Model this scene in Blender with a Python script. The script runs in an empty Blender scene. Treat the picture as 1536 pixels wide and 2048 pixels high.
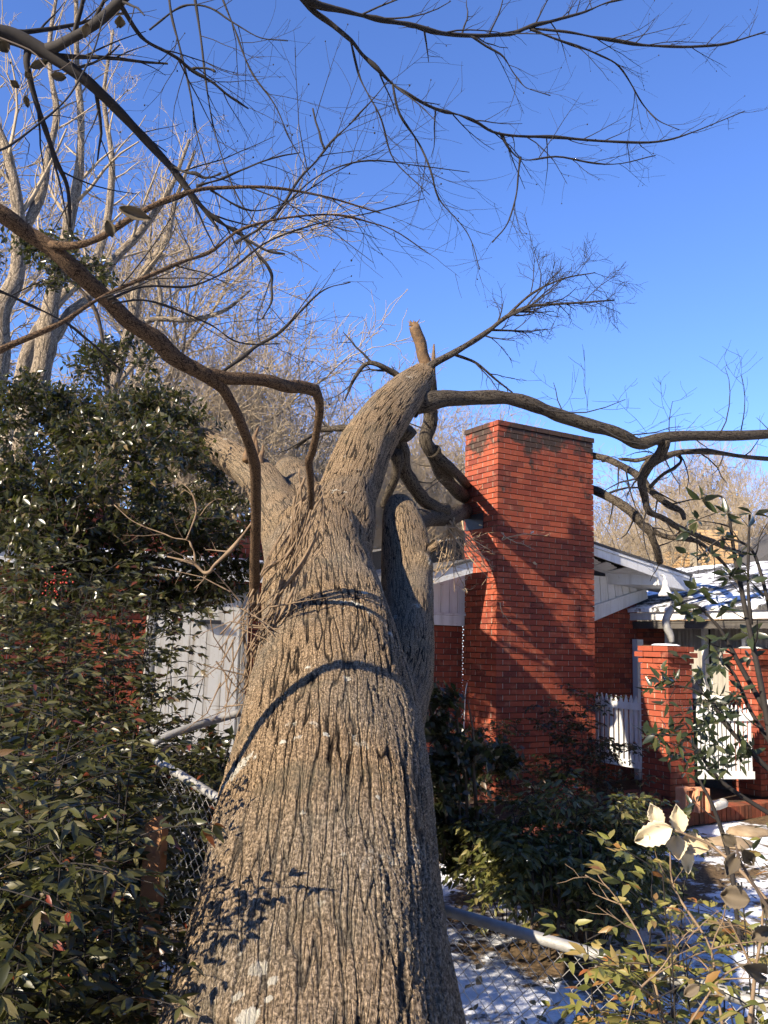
import bpy, math, random
import numpy as np
from mathutils import Vector, Matrix

# ------------------------------------------------------------------ camera, sky, sun, exposure
SC = bpy.context.scene
COL = SC.collection
FPX = 1728.0                                   # focal length in photo pixels (photo 1536 x 2048)
PITCH = math.atan(265 / FPX)
ROLL = math.radians(1.6)
CAM = np.array([0.0, 0.0, 1.85])
Fv = np.array([0, math.cos(PITCH), math.sin(PITCH)])
U0 = np.array([0, -math.sin(PITCH), math.cos(PITCH)])
Rv = math.cos(ROLL) * np.array([1.0, 0, 0]) + math.sin(ROLL) * U0
Uv = -math.sin(ROLL) * np.array([1.0, 0, 0]) + math.cos(ROLL) * U0

cd = bpy.data.cameras.new('camera')
cam = bpy.data.objects.new('camera', cd)
COL.objects.link(cam)
cd.sensor_fit = 'HORIZONTAL'
cd.sensor_width = 36.0
cd.lens = FPX / 1536 * 36.0
cd.clip_start = 0.05
cd.clip_end = 2000
M = Matrix(((Rv[0], Uv[0], -Fv[0], CAM[0]), (Rv[1], Uv[1], -Fv[1], CAM[1]),
            (Rv[2], Uv[2], -Fv[2], CAM[2]), (0, 0, 0, 1)))
cam.matrix_world = M
SC.camera = cam
SC.render.resolution_x, SC.render.resolution_y = 768, 1024

SUN_AZ, SUN_EL = math.radians(-133.5), math.radians(29.5)
w = bpy.data.worlds.new('World')
SC.world = w
w.use_nodes = True
nt = w.node_tree
nt.nodes.clear()
sky = nt.nodes.new('ShaderNodeTexSky')
sky.sky_type = 'NISHITA'
sky.sun_disc = False
sky.sun_elevation = SUN_EL
sky.sun_rotation = SUN_AZ
sky.air_density = 1.0
sky.dust_density = 0.0
sky.ozone_density = 9.0
bg = nt.nodes.new('ShaderNodeBackground')
bg.inputs['Strength'].default_value = 0.116
wo = nt.nodes.new('ShaderNodeOutputWorld')
tint = nt.nodes.new('ShaderNodeMix')
tint.data_type = 'RGBA'
tint.blend_type = 'MULTIPLY'
tint.inputs[0].default_value = 1.0
tint.inputs[7].default_value = (0.97, 0.87, 1.0, 1)
nt.links.new(sky.outputs[0], tint.inputs[6])
nt.links.new(tint.outputs[2], bg.inputs[0])
nt.links.new(bg.outputs[0], wo.inputs[0])

sd = bpy.data.lights.new('sun', 'SUN')
sd.energy = 5.0
sd.angle = math.radians(0.53)
sd.color = (1.0, 0.87, 0.68)
sun = bpy.data.objects.new('sun', sd)
COL.objects.link(sun)
sdir = Vector((math.sin(SUN_AZ) * math.cos(SUN_EL), math.cos(SUN_AZ) * math.cos(SUN_EL), math.sin(SUN_EL)))
sun.rotation_euler = sdir.to_track_quat('Z', 'Y').to_euler()
sun.location = (-10, -15, 20)

SC.view_settings.view_transform = 'Standard'
SC.view_settings.look = 'None'
SC.view_settings.gamma = 1.0
SC.view_settings.exposure = 1.3
SC.view_settings.use_curve_mapping = False
SC.cycles.max_bounces = 3
SC.cycles.diffuse_bounces = 2
SC.cycles.glossy_bounces = 1
SC.cycles.adaptive_threshold = 0.03
SC.cycles.transparent_max_bounces = 8

# ------------------------------------------------------------------ helpers
rng = np.random.default_rng(7)
random.seed(7)


def at(px, py, Y):
    """world point seen at photo pixel (px, py) at distance Y north of the camera"""
    d = Fv * FPX + Rv * (px - 768) + Uv * (1024 - py)
    return CAM + d * (Y / d[1])


def tag(o, label=None, cat=None, group=None, kind=None):
    if label: o['label'] = label
    if cat: o['category'] = cat
    if group: o['group'] = group
    if kind: o['kind'] = kind
    return o


def empty(name, loc=(0, 0, 0)):
    o = bpy.data.objects.new(name, None)
    o.empty_display_size = 0.1
    COL.objects.link(o)
    o.location = [float(c) for c in loc]
    return o


def link(name, me, parent=None, mat=None):
    o = bpy.data.objects.new(name, me)
    COL.objects.link(o)
    if mat is not None and len(me.materials) == 0:
        me.materials.append(mat)
    if parent is not None:
        o.parent = parent
        # parents are empties / meshes without rotation: keep world coordinates
        o.matrix_parent_inverse = Matrix.Translation(-world_loc(parent))
    return o


def world_loc(o):
    l = Vector(o.location)
    if o.parent is not None:
        l = o.matrix_parent_inverse @ l + world_loc(o.parent)
    return l


def mesh_np(name, V, F, smooth=True):
    """V (n,3), F (m,k) uniform k"""
    V = np.ascontiguousarray(V, dtype=np.float32)
    F = np.ascontiguousarray(F, dtype=np.int32)
    me = bpy.data.meshes.new(name)
    m, k = F.shape
    me.vertices.add(len(V))
    me.vertices.foreach_set('co', V.ravel())
    me.loops.add(m * k)
    me.loops.foreach_set('vertex_index', F.ravel())
    me.polygons.add(m)
    me.polygons.foreach_set('loop_start', np.arange(0, m * k, k, dtype=np.int32))
    me.polygons.foreach_set('loop_total', np.full(m, k, dtype=np.int32))
    me.update(calc_edges=True)
    me.validate()
    me.polygons.foreach_set('use_smooth', np.full(len(me.polygons), bool(smooth)))
    return me


def add_attr(me, name, arr):
    arr = np.ascontiguousarray(arr, dtype=np.float32)
    if arr.ndim == 2:
        a = me.attributes.new(name, 'FLOAT_VECTOR', 'POINT')
        a.data.foreach_set('vector', arr.ravel())
    else:
        a = me.attributes.new(name, 'FLOAT', 'POINT')
        a.data.foreach_set('value', arr)


BOXF = np.array([[0, 1, 3, 2], [4, 6, 7, 5], [0, 4, 5, 1], [2, 3, 7, 6], [0, 2, 6, 4], [1, 5, 7, 3]])


def box_mesh(name, boxes, axes=None, smooth=False):
    """boxes: list of (lo(3), hi(3)) in frame axes=(origin, ex, ey, ez)"""
    V, F = [], []
    for lo, hi in boxes:
        c = np.array([[(lo, hi)[(i >> 2) & 1][0], (lo, hi)[(i >> 1) & 1][1], (lo, hi)[i & 1][2]] for i in range(8)], float)
        F.append(BOXF + 8 * len(V))
        V.append(c)
    V = np.concatenate(V)
    F = np.concatenate(F)
    if axes is not None:
        o, ex, ey, ez = axes
        V = o + V[:, :1] * ex + V[:, 1:2] * ey + V[:, 2:] * ez
    return mesh_np(name, V, F, smooth)


def poly_mesh(name, V, faces, smooth=False):
    me = bpy.data.meshes.new(name)
    me.from_pydata([tuple(map(float, v)) for v in V], [], faces)
    me.update()
    if smooth:
        for p in me.polygons: p.use_smooth = True
    return me


def prism(name, pts, thick):
    """planar polygon (list of world pts) extruded by vector thick"""
    n = len(pts)
    t = np.array(thick, float)
    V = [np.array(p, float) for p in pts] + [np.array(p, float) + t for p in pts]
    F = [list(range(n))[::-1], list(range(n, 2 * n))] + [[i, (i + 1) % n, n + (i + 1) % n, n + i] for i in range(n)]
    return poly_mesh(name, V, F)


def catmull(P, n):
    """P (k,d) control -> resampled n per span"""
    P = np.asarray(P, float)
    Q = np.vstack([2 * P[0] - P[1], P, 2 * P[-1] - P[-2]])
    out = []
    for i in range(1, len(Q) - 2):
        p0, p1, p2, p3 = Q[i - 1], Q[i], Q[i + 1], Q[i + 2]
        for t in np.linspace(0, 1, n, endpoint=False):
            out.append(0.5 * ((2 * p1) + (-p0 + p2) * t + (2 * p0 - 5 * p1 + 4 * p2 - p3) * t * t + (-p0 + 3 * p1 - 3 * p2 + p3) * t ** 3))
    out.append(P[-1])
    return np.array(out)


def tubes(P, R, sides):
    """P (M,n,3), R (M,n) -> V,F (quads, open ends) vectorised; also returns bark coords"""
    P = np.asarray(P, float)
    R = np.asarray(R, float)
    Mn, n, _ = P.shape
    T = np.gradient(P, axis=1)
    T /= np.linalg.norm(T, axis=2, keepdims=True) + 1e-12
    mt = T.mean(axis=1)
    ax = np.eye(3)[np.argmin(np.abs(mt), axis=1)]
    ref = np.repeat(ax[:, None, :], n, 1)
    A = np.cross(T, ref)
    A /= np.linalg.norm(A, axis=2, keepdims=True) + 1e-12
    B = np.cross(T, A)
    th = np.linspace(0, 2 * np.pi, sides, endpoint=False)
    ring = A[:, :, None, :] * np.cos(th)[None, None, :, None] + B[:, :, None, :] * np.sin(th)[None, None, :, None]
    V = P[:, :, None, :] + ring * R[:, :, None, None]
    s = np.concatenate([np.zeros((Mn, 1)), np.cumsum(np.linalg.norm(np.diff(P, axis=1), axis=2), axis=1)], axis=1)
    bark = np.stack([np.cos(th)[None, None, :] * R[:, :, None], np.sin(th)[None, None, :] * R[:, :, None],
                     np.repeat(s[:, :, None], sides, 2)], axis=3)
    idx = np.arange(Mn * n * sides).reshape(Mn, n, sides)
    a = idx[:, :-1, :]
    b = np.roll(a, -1, axis=2)
    c = idx[:, 1:, :]
    d = np.roll(c, -1, axis=2)
    F = np.stack([a, b, d, c], axis=3).reshape(-1, 4)
    return V.reshape(-1, 3), F, bark.reshape(-1, 3)


def tube_obj(name, pts, radii, parent, mat, sides=10, sub=5, wob=0.0, seed=0, cap=True):
    """one smooth tube from control points, wobbled, closed at both ends"""
    C = catmull(np.hstack([np.asarray(pts, float), np.asarray(radii, float)[:, None]]), sub)
    P, R = C[:, :3], np.maximum(C[:, 3], 0.0008)
    if wob:
        g = np.random.default_rng(seed + 11)
        k = len(P)
        P = P + smooth_noise(g, k, 3, 5) * wob * R.mean() * 0.9
        R = R * (1 + smooth_noise(g, k, 1, 3)[:, 0] * wob * 0.35)
    if cap:
        P = np.vstack([P[:1], P, P[-1:] + (P[-1:] - P[-2:-1]) * 0.02])
        R = np.concatenate([[0.0005], R, [0.0005]])
        P[0] = P[1] - (P[2] - P[1]) * 0.02
    V, F, bk = tubes(P[None], R[None], sides)
    me = mesh_np(name, V, F)
    add_attr(me, 'bark', bk)
    return link(name, me, parent, mat)


def smooth_noise(g, n, d, step):
    k = max(4, n // step + 3)
    c = g.normal(size=(k, d))
    x = np.linspace(0, k - 1.001, n)
    i = x.astype(int)
    t = (x - i)[:, None]
    t = t * t * (3 - 2 * t)
    return c[i] * (1 - t) + c[np.minimum(i + 1, k - 1)] * t


def unit(v):
    v = np.asarray(v, float)
    return v / (np.linalg.norm(v) + 1e-12)


# ------------------------------------------------------------------ materials
def new_mat(name):
    m = bpy.data.materials.new(name)
    m.use_nodes = True
    m.node_tree.nodes.clear()
    return m


class NB:
    """small node-building helper"""
    def __init__(s, m):
        s.m = m; s.t = m.node_tree
        s.out = s.n('ShaderNodeOutputMaterial')

    def n(s, typ, **kw):
        x = s.t.nodes.new(typ)
        for k, v in kw.items(): setattr(x, k, v)
        return x

    def l(s, a, b): s.t.links.new(a, b)

    def noise(s, vec, scale, detail=4, rough=0.55, dist=0.0):
        x = s.n('ShaderNodeTexNoise')
        x.inputs['Scale'].default_value = scale; x.inputs['Detail'].default_value = detail
        x.inputs['Roughness'].default_value = rough; x.inputs['Distortion'].default_value = dist
        if vec is not None: s.l(vec, x.inputs['Vector'])
        return x

    def ramp(s, fac, stops, interp='LINEAR'):
        x = s.n('ShaderNodeValToRGB'); x.color_ramp.interpolation = interp
        e = x.color_ramp.elements
        while len(e) < len(stops): e.new(0.5)
        for i, (p, c) in enumerate(stops):
            e[i].position = p
            e[i].color = (c, c, c, 1) if not hasattr(c, '__len__') else (c[0], c[1], c[2], 1)
        s.l(fac, x.inputs[0]); return x

    def mix(s, fac, a, b, typ='MIX'):
        x = s.n('ShaderNodeMix', data_type='RGBA', blend_type=typ)
        if hasattr(fac, 'is_output') or not isinstance(fac, (int, float)): s.l(fac, x.inputs[0])
        else: x.inputs[0].default_value = fac
        for i, v in ((6, a), (7, b)):
            if isinstance(v, tuple): x.inputs[i].default_value = (*v, 1)
            else: s.l(v, x.inputs[i])
        return x.outputs[2]

    def math(s, op, a, b=None, c=None, clamp=False):
        x = s.n('ShaderNodeMath', operation=op, use_clamp=clamp)
        for i, v in enumerate((a, b, c)):
            if v is None: continue
            if isinstance(v, (int, float)): x.inputs[i].default_value = v
            else: s.l(v, x.inputs[i])
        return x.outputs[0]

    def vscale(s, vec, sc):
        x = s.n('ShaderNodeMapping'); x.inputs['Scale'].default_value = sc
        s.l(vec, x.inputs['Vector']); return x.outputs[0]

    def attr(s, name): return s.n('ShaderNodeAttribute', attribute_name=name)

    def pos(s): return s.n('ShaderNodeNewGeometry').outputs['Position']

    def bump(s, h, strength=0.5, dist=0.01):
        x = s.n('ShaderNodeBump'); x.inputs['Strength'].default_value = strength; x.inputs['Distance'].default_value = dist
        s.l(h, x.inputs['Height']); return x.outputs[0]

    def pbsdf(s, col, rough=0.8, normal=None, spec=0.5, metallic=0.0):
        b = s.n('ShaderNodeBsdfPrincipled')
        if isinstance(col, tuple): b.inputs['Base Color'].default_value = (*col, 1)
        else: s.l(col, b.inputs['Base Color'])
        if isinstance(rough, (int, float)): b.inputs['Roughness'].default_value = rough
        else: s.l(rough, b.inputs['Roughness'])
        b.inputs['Specular IOR Level'].default_value = spec
        b.inputs['Metallic'].default_value = metallic
        if normal is not None: s.l(normal, b.inputs['Normal'])
        return b

    def surf(s, sh): s.l(sh.outputs[0] if hasattr(sh, 'outputs') else sh, s.out.inputs['Surface'])


def mat_simple(name, c1, c2, scale=8, rough=0.75, bump=0.2, bscale=60, spec=0.4, metallic=0.0, detail=5):
    m = new_mat(name); b = NB(m)
    p = b.pos()
    n1 = b.noise(p, scale, detail)
    col = b.mix(b.ramp(n1.outputs[0], [(0.3, 0.0), (0.7, 1.0)]).outputs[0], c1, c2)
    nn = b.bump(b.noise(p, bscale, 4).outputs[0], bump, 0.01) if bump else None
    b.surf(b.pbsdf(col, rough, nn, spec, metallic))
    return m


def mat_bark(name, plate, plate2, furrow, lat=16.0, lon=3.0, disp=0.014, true_disp=True, lichen=0.0):
    """long wandering furrows between rough plates; 'bark' attribute = (across, across, along)"""
    m = new_mat(name); b = NB(m)
    at_ = b.attr('bark').outputs['Vector']
    warp = b.noise(b.vscale(at_, (12, 12, 6)), 1.0, 2)
    wv = b.n('ShaderNodeVectorMath', operation='SCALE'); b.l(warp.outputs['Color'], wv.inputs[0]); wv.inputs['Scale'].default_value = 0.36 / lat
    ad = b.n('ShaderNodeVectorMath', operation='ADD'); b.l(at_, ad.inputs[0]); b.l(wv.outputs[0], ad.inputs[1])
    n1 = b.noise(b.vscale(ad.outputs[0], (lat, lat, lon)), 1.0, 1.0, 0.4)
    r1 = b.math('ABSOLUTE', b.math('SUBTRACT', n1.outputs[0], 0.5))
    n2 = b.noise(b.vscale(ad.outputs[0], (lat * 1.9, lat * 1.9, lon * 2.6)), 1.0, 1.0, 0.5)
    r2 = b.math('ABSOLUTE', b.math('SUBTRACT', n2.outputs[0], 0.48))
    fur = b.ramp(r1, [(0.0, 0.0), (0.018, 0.45), (0.06, 1.0)]).outputs[0]
    fu2 = b.ramp(r2, [(0.0, 0.0), (0.03, 0.6), (0.08, 1.0)]).outputs[0]
    gr = b.noise(b.vscale(at_, (1, 1, 0.5)), lat * 5.0, 4, 0.75)
    h = b.math('MULTIPLY', fur, 0.46)
    h = b.math('ADD', h, b.math('MULTIPLY', fu2, 0.24))
    h = b.math('ADD', h, b.math('MULTIPLY', gr.outputs[0], 0.5))
    c = b.ramp(gr.outputs[0], [(0.36, tuple(x * 0.35 for x in plate)), (0.46, plate), (0.54, plate2), (0.64, tuple(min(1, x * 1.75) for x in plate2))]).outputs[0]
    c = b.mix(b.ramp(fu2, [(0.0, 0.55), (0.7, 0.0)]).outputs[0], c, tuple(x * 0.4 for x in plate))
    c = b.mix(b.ramp(r1, [(0.0, 1.0), (0.018, 0.9), (0.045, 0.0)]).outputs[0], c, furrow)
    if lichen:
        p = b.pos()
        ln = b.noise(p, 3.4, 4, 0.68)
        lm = b.ramp(ln.outputs[0], [(0.655, 0.0), (0.69, 1.0)]).outputs[0]
        lm = b.math('MULTIPLY', lm, b.ramp(gr.outputs[0], [(0.42, 0.0), (0.5, 0.9)]).outputs[0])
        la_ = b.math('ADD', b.attr('lichen').outputs['Fac'], b.math('MULTIPLY', b.math('SUBTRACT', gr.outputs[0], 0.5), 1.6))
        lm = b.math('MAXIMUM', lm, b.ramp(la_, [(0.42, 0.0), (0.56, 0.92)]).outputs[0])
        c = b.mix(lm, c, (0.44, 0.42, 0.35))
        gm = b.ramp(ln.outputs[0], [(0.30, 0.65), (0.47, 0.0)]).outputs[0]
        c = b.mix(gm, c, (0.085, 0.075, 0.052))
        gy = b.ramp(b.noise(p, 1.3, 2, 0.5).outputs[0], [(0.42, 0.0), (0.62, 0.6)]).outputs[0]
        c = b.mix(gy, c, b.ramp(gr.outputs[0], [(0.36, (0.04, 0.034, 0.026)), (0.5, (0.135, 0.112, 0.083)), (0.64, (0.33, 0.285, 0.225))]).outputs[0])
    if true_disp:
        b.surf(b.pbsdf(c, 0.95, None, 0.1))
        amp = b.attr('amp').outputs['Fac']
        dn = b.n('ShaderNodeDisplacement'); dn.inputs['Midlevel'].default_value = 0.8
        b.l(h, dn.inputs['Height']); b.l(b.math('MULTIPLY', amp, disp), dn.inputs['Scale'])
        b.l(dn.outputs[0], b.out.inputs['Displacement'])
        m.displacement_method = 'BOTH'
    else:
        b.surf(b.pbsdf(c, 0.9, b.bump(h, 0.9, disp), 0.15))
    return m


def mat_leaf(name, stops, rough=0.36, spec=0.42, trans=0.15):
    """leaf colour varies leaf by leaf along stops; thin, lets some light through"""
    m = new_mat(name); b = NB(m)
    oi = b.n('ShaderNodeObjectInfo').outputs['Random']
    r = b.math('FRACT', b.math('ADD', b.attr('rnd').outputs['Fac'], b.math('MULTIPLY', oi, 0.97)))
    col = b.ramp(r, stops).outputs[0]
    p = b.pbsdf(col, rough, None, spec)
    tr = b.n('ShaderNodeBsdfTranslucent'); b.l(b.mix(0.4, col, (0.35, 0.4, 0.08)), tr.inputs['Color'])
    mx = b.n('ShaderNodeMixShader'); mx.inputs[0].default_value = trans
    b.l(p.outputs[0], mx.inputs[1]); b.l(tr.outputs[0], mx.inputs[2])
    b.surf(mx)
    return m


def mat_brick():
    m = new_mat('brick_clay'); b = NB(m)
    oi = b.n('ShaderNodeObjectInfo').outputs['Random']
    r = b.math('FRACT', b.math('ADD', b.attr('rnd').outputs['Fac'], oi))
    p = b.pos()
    c = b.ramp(r, [(0.0, (0.10, 0.030, 0.025)), (0.2, (0.22, 0.048, 0.029)), (0.5, (0.32, 0.076, 0.040)), (0.8, (0.25, 0.056, 0.032)), (1.0, (0.14, 0.038, 0.030))]).outputs[0]
    n1 = b.noise(p, 38, 5, 0.6)
    c = b.mix(b.ramp(n1.outputs[0], [(0.35, 0.5), (0.6, 0.0)]).outputs[0], c, (0.24, 0.06, 0.03))
    c = b.mix(b.ramp(b.noise(p, 9, 3).outputs[0], [(0.55, 0.0), (0.75, 0.25)]).outputs[0], c, (0.52, 0.26, 0.16))
    # soot and lichen staining near the chimney mouth: patches with a shape of their own
    xyz = b.n('ShaderNodeSeparateXYZ'); b.l(p, xyz.inputs[0])
    zz = b.n('ShaderNodeMapRange'); b.l(xyz.outputs['Z'], zz.inputs[0])
    zz.inputs[1].default_value = 3.75; zz.inputs[2].default_value = 4.5; zz.inputs[3].default_value = 0.0; zz.inputs[4].default_value = 0.26
    sn = b.noise(p, 3.3, 5, 0.7)
    st = b.ramp(b.math('ADD', sn.outputs[0], zz.outputs[0]), [(0.66, 0.0), (0.74, 0.9)]).outputs[0]
    c = b.mix(st, c, (0.035, 0.033, 0.028))
    # damp dirt low on the brick
    zl = b.n('ShaderNodeMapRange'); b.l(xyz.outputs['Z'], zl.inputs[0])
    zl.inputs[1].default_value = 0.7; zl.inputs[2].default_value = 0.1; zl.inputs[3].default_value = 0.0; zl.inputs[4].default_value = 0.3
    st2 = b.ramp(b.math('ADD', b.noise(p, 3.5, 5).outputs[0], zl.outputs[0]), [(0.6, 0.0), (0.85, 0.6)]).outputs[0]
    c = b.mix(st2, c, (0.07, 0.05, 0.03))
    b.surf(b.pbsdf(c, 0.9, b.bump(b.noise(p, 130, 5, 0.7).outputs[0], 0.5, 0.006), 0.2))
    return m


def mat_snow(name='snow'):
    m = new_mat(name); b = NB(m)
    p = b.pos()
    b.surf(b.pbsdf((0.82, 0.84, 0.88), 0.75, b.bump(b.noise(p, 28, 6, 0.6).outputs[0], 0.6, 0.03), 0.3))
    return m


def mat_ground():
    m = new_mat('ground_litter'); b = NB(m)
    p = b.pos()
    litter = b.mix(b.ramp(b.noise(p, 22, 5).outputs[0], [(0.35, 0.0), (0.65, 1.0)]).outputs[0], (0.055, 0.038, 0.022), (0.15, 0.10, 0.055))
    litter = b.mix(b.ramp(b.noise(p, 60, 3).outputs[0], [(0.55, 0.0), (0.7, 0.7)]).outputs[0], litter, (0.22, 0.15, 0.08))
    sm = b.math('ADD', b.noise(p, 1.1, 4, 0.6).outputs[0], b.math('MULTIPLY', b.noise(p, 13, 5, 0.75).outputs[0], 0.32))
    smask = b.ramp(sm, [(0.63, 0.0), (0.69, 1.0)]).outputs[0]
    c = b.mix(smask, litter, (0.80, 0.82, 0.86))
    h = b.math('ADD', b.math('MULTIPLY', smask, 0.6), b.math('MULTIPLY', b.noise(p, 45, 6).outputs[0], 0.7))
    b.surf(b.pbsdf(c, 0.85, b.bump(h, 0.7, 0.03), 0.2))
    return m


def mat_roof_snow():
    m = new_mat('roof_snow_patchy'); b = NB(m)
    p = b.pos()
    sh = b.mix(b.ramp(b.noise(p, 30, 4).outputs[0], [(0.4, 0.0), (0.6, 1.0)]).outputs[0], (0.035, 0.035, 0.038), (0.09, 0.085, 0.08))
    sm = b.math('ADD', b.noise(p, 2.0, 4, 0.6).outputs[0], b.math('MULTIPLY', b.noise(p, 14, 5, 0.7).outputs[0], 0.35))
    mk = b.ramp(sm, [(0.65, 0.0), (0.71, 1.0)]).outputs[0]
    b.surf(b.pbsdf(b.mix(mk, sh, (0.80, 0.82, 0.87)), 0.85, b.bump(sm, 0.7, 0.05), 0.2))
    return m


def mat_paint(name, c, dirt=(0.33, 0.31, 0.27), amt=0.5, rough=0.5):
    m = new_mat(name); b = NB(m)
    p = b.pos()
    streak = b.noise(b.vscale(p, (14, 14, 1.1)), 1.0, 5, 0.6)
    col = b.mix(b.ramp(streak.outputs[0], [(0.48, 0.0), (0.75, amt)]).outputs[0], c, dirt)
    col = b.mix(b.ramp(b.noise(p, 26, 4).outputs[0], [(0.6, 0.0), (0.75, amt * 0.6)]).outputs[0], col, dirt)
    b.surf(b.pbsdf(col, rough, b.bump(b.noise(p, 70, 3).outputs[0], 0.15, 0.004), 0.35))
    return m


MT = dict(
    oak=mat_bark('bark_oak', (0.138, 0.094, 0.054), (0.25, 0.178, 0.108), (0.010, 0.007, 0.005), lat=28, lon=1.9, disp=0.023, lichen=1),
    limb=mat_bark('bark_limb', (0.062, 0.050, 0.038), (0.105, 0.086, 0.064), (0.016, 0.012, 0.009), lat=48, lon=11, disp=0.014, true_disp=False),
    dog=mat_bark('bark_dogwood', (0.085, 0.055, 0.034), (0.14, 0.088, 0.05), (0.025, 0.016, 0.01), lat=95, lon=60, disp=0.005, true_disp=False),
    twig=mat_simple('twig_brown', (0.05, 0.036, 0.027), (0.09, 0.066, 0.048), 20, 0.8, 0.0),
    twigdark=mat_simple('twig_dark', (0.011, 0.009, 0.008), (0.024, 0.019, 0.016), 20, 0.85, 0.0),  # near-black: shade on the dogwood's upper branches is put into the colour
    twigpale=mat_simple('twig_pale', (0.28, 0.20, 0.12), (0.40, 0.30, 0.19), 20, 0.85, 0.0),
    vine=mat_simple('vine_bark', (0.13, 0.085, 0.05), (0.22, 0.155, 0.095), 25, 0.85, 0.0),
    pale=mat_bark('bark_pale', (0.19, 0.15, 0.105), (0.26, 0.21, 0.15), (0.10, 0.08, 0.06), lat=14, lon=3, disp=0.02, true_disp=False),
    fartwig=mat_simple('far_twig', (0.25, 0.195, 0.125), (0.37, 0.295, 0.20), 3, 0.9, 0.0),
    wood=mat_simple('split_wood', (0.20, 0.115, 0.05), (0.075, 0.05, 0.032), 22, 0.8, 0.6, 40),
    brick=mat_brick(),
    mortar=mat_simple('mortar', (0.30, 0.26, 0.20), (0.40, 0.35, 0.27), 20, 0.95, 0.5, 90, 0.1),
    mortardark=mat_simple('mortar_raked', (0.05, 0.035, 0.025), (0.09, 0.062, 0.045), 20, 0.95, 0.5, 90, 0.1),
    white=mat_paint('white_paint', (0.64, 0.64, 0.63), amt=0.55),
    whiteold=mat_paint('white_paint_weathered', (0.60, 0.59, 0.56), (0.30, 0.24, 0.16), 0.85, 0.6),
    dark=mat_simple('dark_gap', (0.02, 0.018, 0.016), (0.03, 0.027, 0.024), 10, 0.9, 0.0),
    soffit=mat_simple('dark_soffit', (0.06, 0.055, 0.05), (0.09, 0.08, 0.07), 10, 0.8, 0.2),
    shingle=mat_simple('shingle', (0.04, 0.04, 0.042), (0.10, 0.095, 0.09), 40, 0.9, 0.6, 60),
    snow=mat_snow(), ground=mat_ground(), roofsnow=mat_roof_snow(),
    metal=mat_simple('galvanised_steel', (0.22, 0.215, 0.205), (0.36, 0.355, 0.345), 14, 0.6, 0.3, 60, 0.4, 0.35),
    wire=mat_simple('fence_wire', (0.34, 0.33, 0.32), (0.46, 0.45, 0.44), 12, 0.5, 0.0, 60, 0.5, 0.6),
    curtain=mat_paint('curtain', (0.30, 0.28, 0.245), (0.18, 0.165, 0.14), 0.5, 0.85),
    plate=mat_simple('black_metal_plate', (0.02, 0.02, 0.022), (0.04, 0.04, 0.045), 20, 0.45, 0.1),
    stone=mat_simple('field_stone', (0.20, 0.14, 0.085), (0.30, 0.23, 0.15), 9, 0.9, 0.7, 40),
    clay=mat_simple('clay_tile', (0.52, 0.22, 0.11), (0.60, 0.30, 0.17), 14, 0.85, 0.4, 70),
    tanbrick=mat_simple('tan_brick', (0.42, 0.26, 0.12), (0.50, 0.33, 0.17), 6, 0.9, 0.3),
    berry=mat_simple('red_berry', (0.28, 0.022, 0.012), (0.38, 0.04, 0.016), 30, 0.3, 0.0),
    stake=mat_simple('wood_stake', (0.26, 0.12, 0.055), (0.36, 0.19, 0.09), 20, 0.85, 0.4),
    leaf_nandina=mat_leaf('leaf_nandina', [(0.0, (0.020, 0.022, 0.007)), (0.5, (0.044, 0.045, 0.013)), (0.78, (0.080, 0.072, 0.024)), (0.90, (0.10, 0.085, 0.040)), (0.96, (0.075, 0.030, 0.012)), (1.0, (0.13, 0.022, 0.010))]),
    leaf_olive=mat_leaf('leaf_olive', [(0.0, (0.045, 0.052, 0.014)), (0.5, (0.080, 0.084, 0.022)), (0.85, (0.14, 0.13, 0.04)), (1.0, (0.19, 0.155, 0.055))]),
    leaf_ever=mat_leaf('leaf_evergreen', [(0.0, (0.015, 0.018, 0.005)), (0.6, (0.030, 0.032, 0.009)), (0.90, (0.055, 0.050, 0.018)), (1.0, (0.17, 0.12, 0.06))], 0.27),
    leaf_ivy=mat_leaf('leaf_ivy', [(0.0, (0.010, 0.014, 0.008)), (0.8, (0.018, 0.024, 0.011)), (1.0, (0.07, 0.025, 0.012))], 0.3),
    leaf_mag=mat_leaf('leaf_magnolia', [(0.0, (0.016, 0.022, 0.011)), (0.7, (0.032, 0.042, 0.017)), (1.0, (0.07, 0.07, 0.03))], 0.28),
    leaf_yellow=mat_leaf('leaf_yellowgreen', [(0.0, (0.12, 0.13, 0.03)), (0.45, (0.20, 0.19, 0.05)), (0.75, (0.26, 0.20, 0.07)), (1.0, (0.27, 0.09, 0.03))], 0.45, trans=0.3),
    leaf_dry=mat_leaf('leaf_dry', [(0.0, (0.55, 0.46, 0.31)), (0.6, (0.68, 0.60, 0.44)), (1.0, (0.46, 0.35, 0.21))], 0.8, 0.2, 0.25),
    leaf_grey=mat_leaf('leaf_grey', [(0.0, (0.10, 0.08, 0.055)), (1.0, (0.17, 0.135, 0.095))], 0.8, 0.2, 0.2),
)

# ------------------------------------------------------------------ house frame
UA = math.radians(59.2)
EU = np.array([math.sin(UA), math.cos(UA), 0.0])
EV = np.array([-math.cos(UA), math.sin(UA), 0.0])
EZ = np.array([0, 0, 1.0])
HC = at(993, 1300, 10.1); HC[2] = 0.0
HAX = (HC, EU, EV, EZ)


def H(u, v, z): return HC + EU * u + EV * v + EZ * z


def hit(px, py, v=None, u=None):
    d = Fv * FPX + Rv * (px - 768) + Uv * (1024 - py)
    if v is not None: t = (v - (CAM - HC) @ EV) / (d @ EV)
    else: t = (u - (CAM - HC) @ EU) / (d @ EU)
    X = CAM + d * t
    return (X - HC) @ EU, (X - HC) @ EV, X[2]


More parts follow.
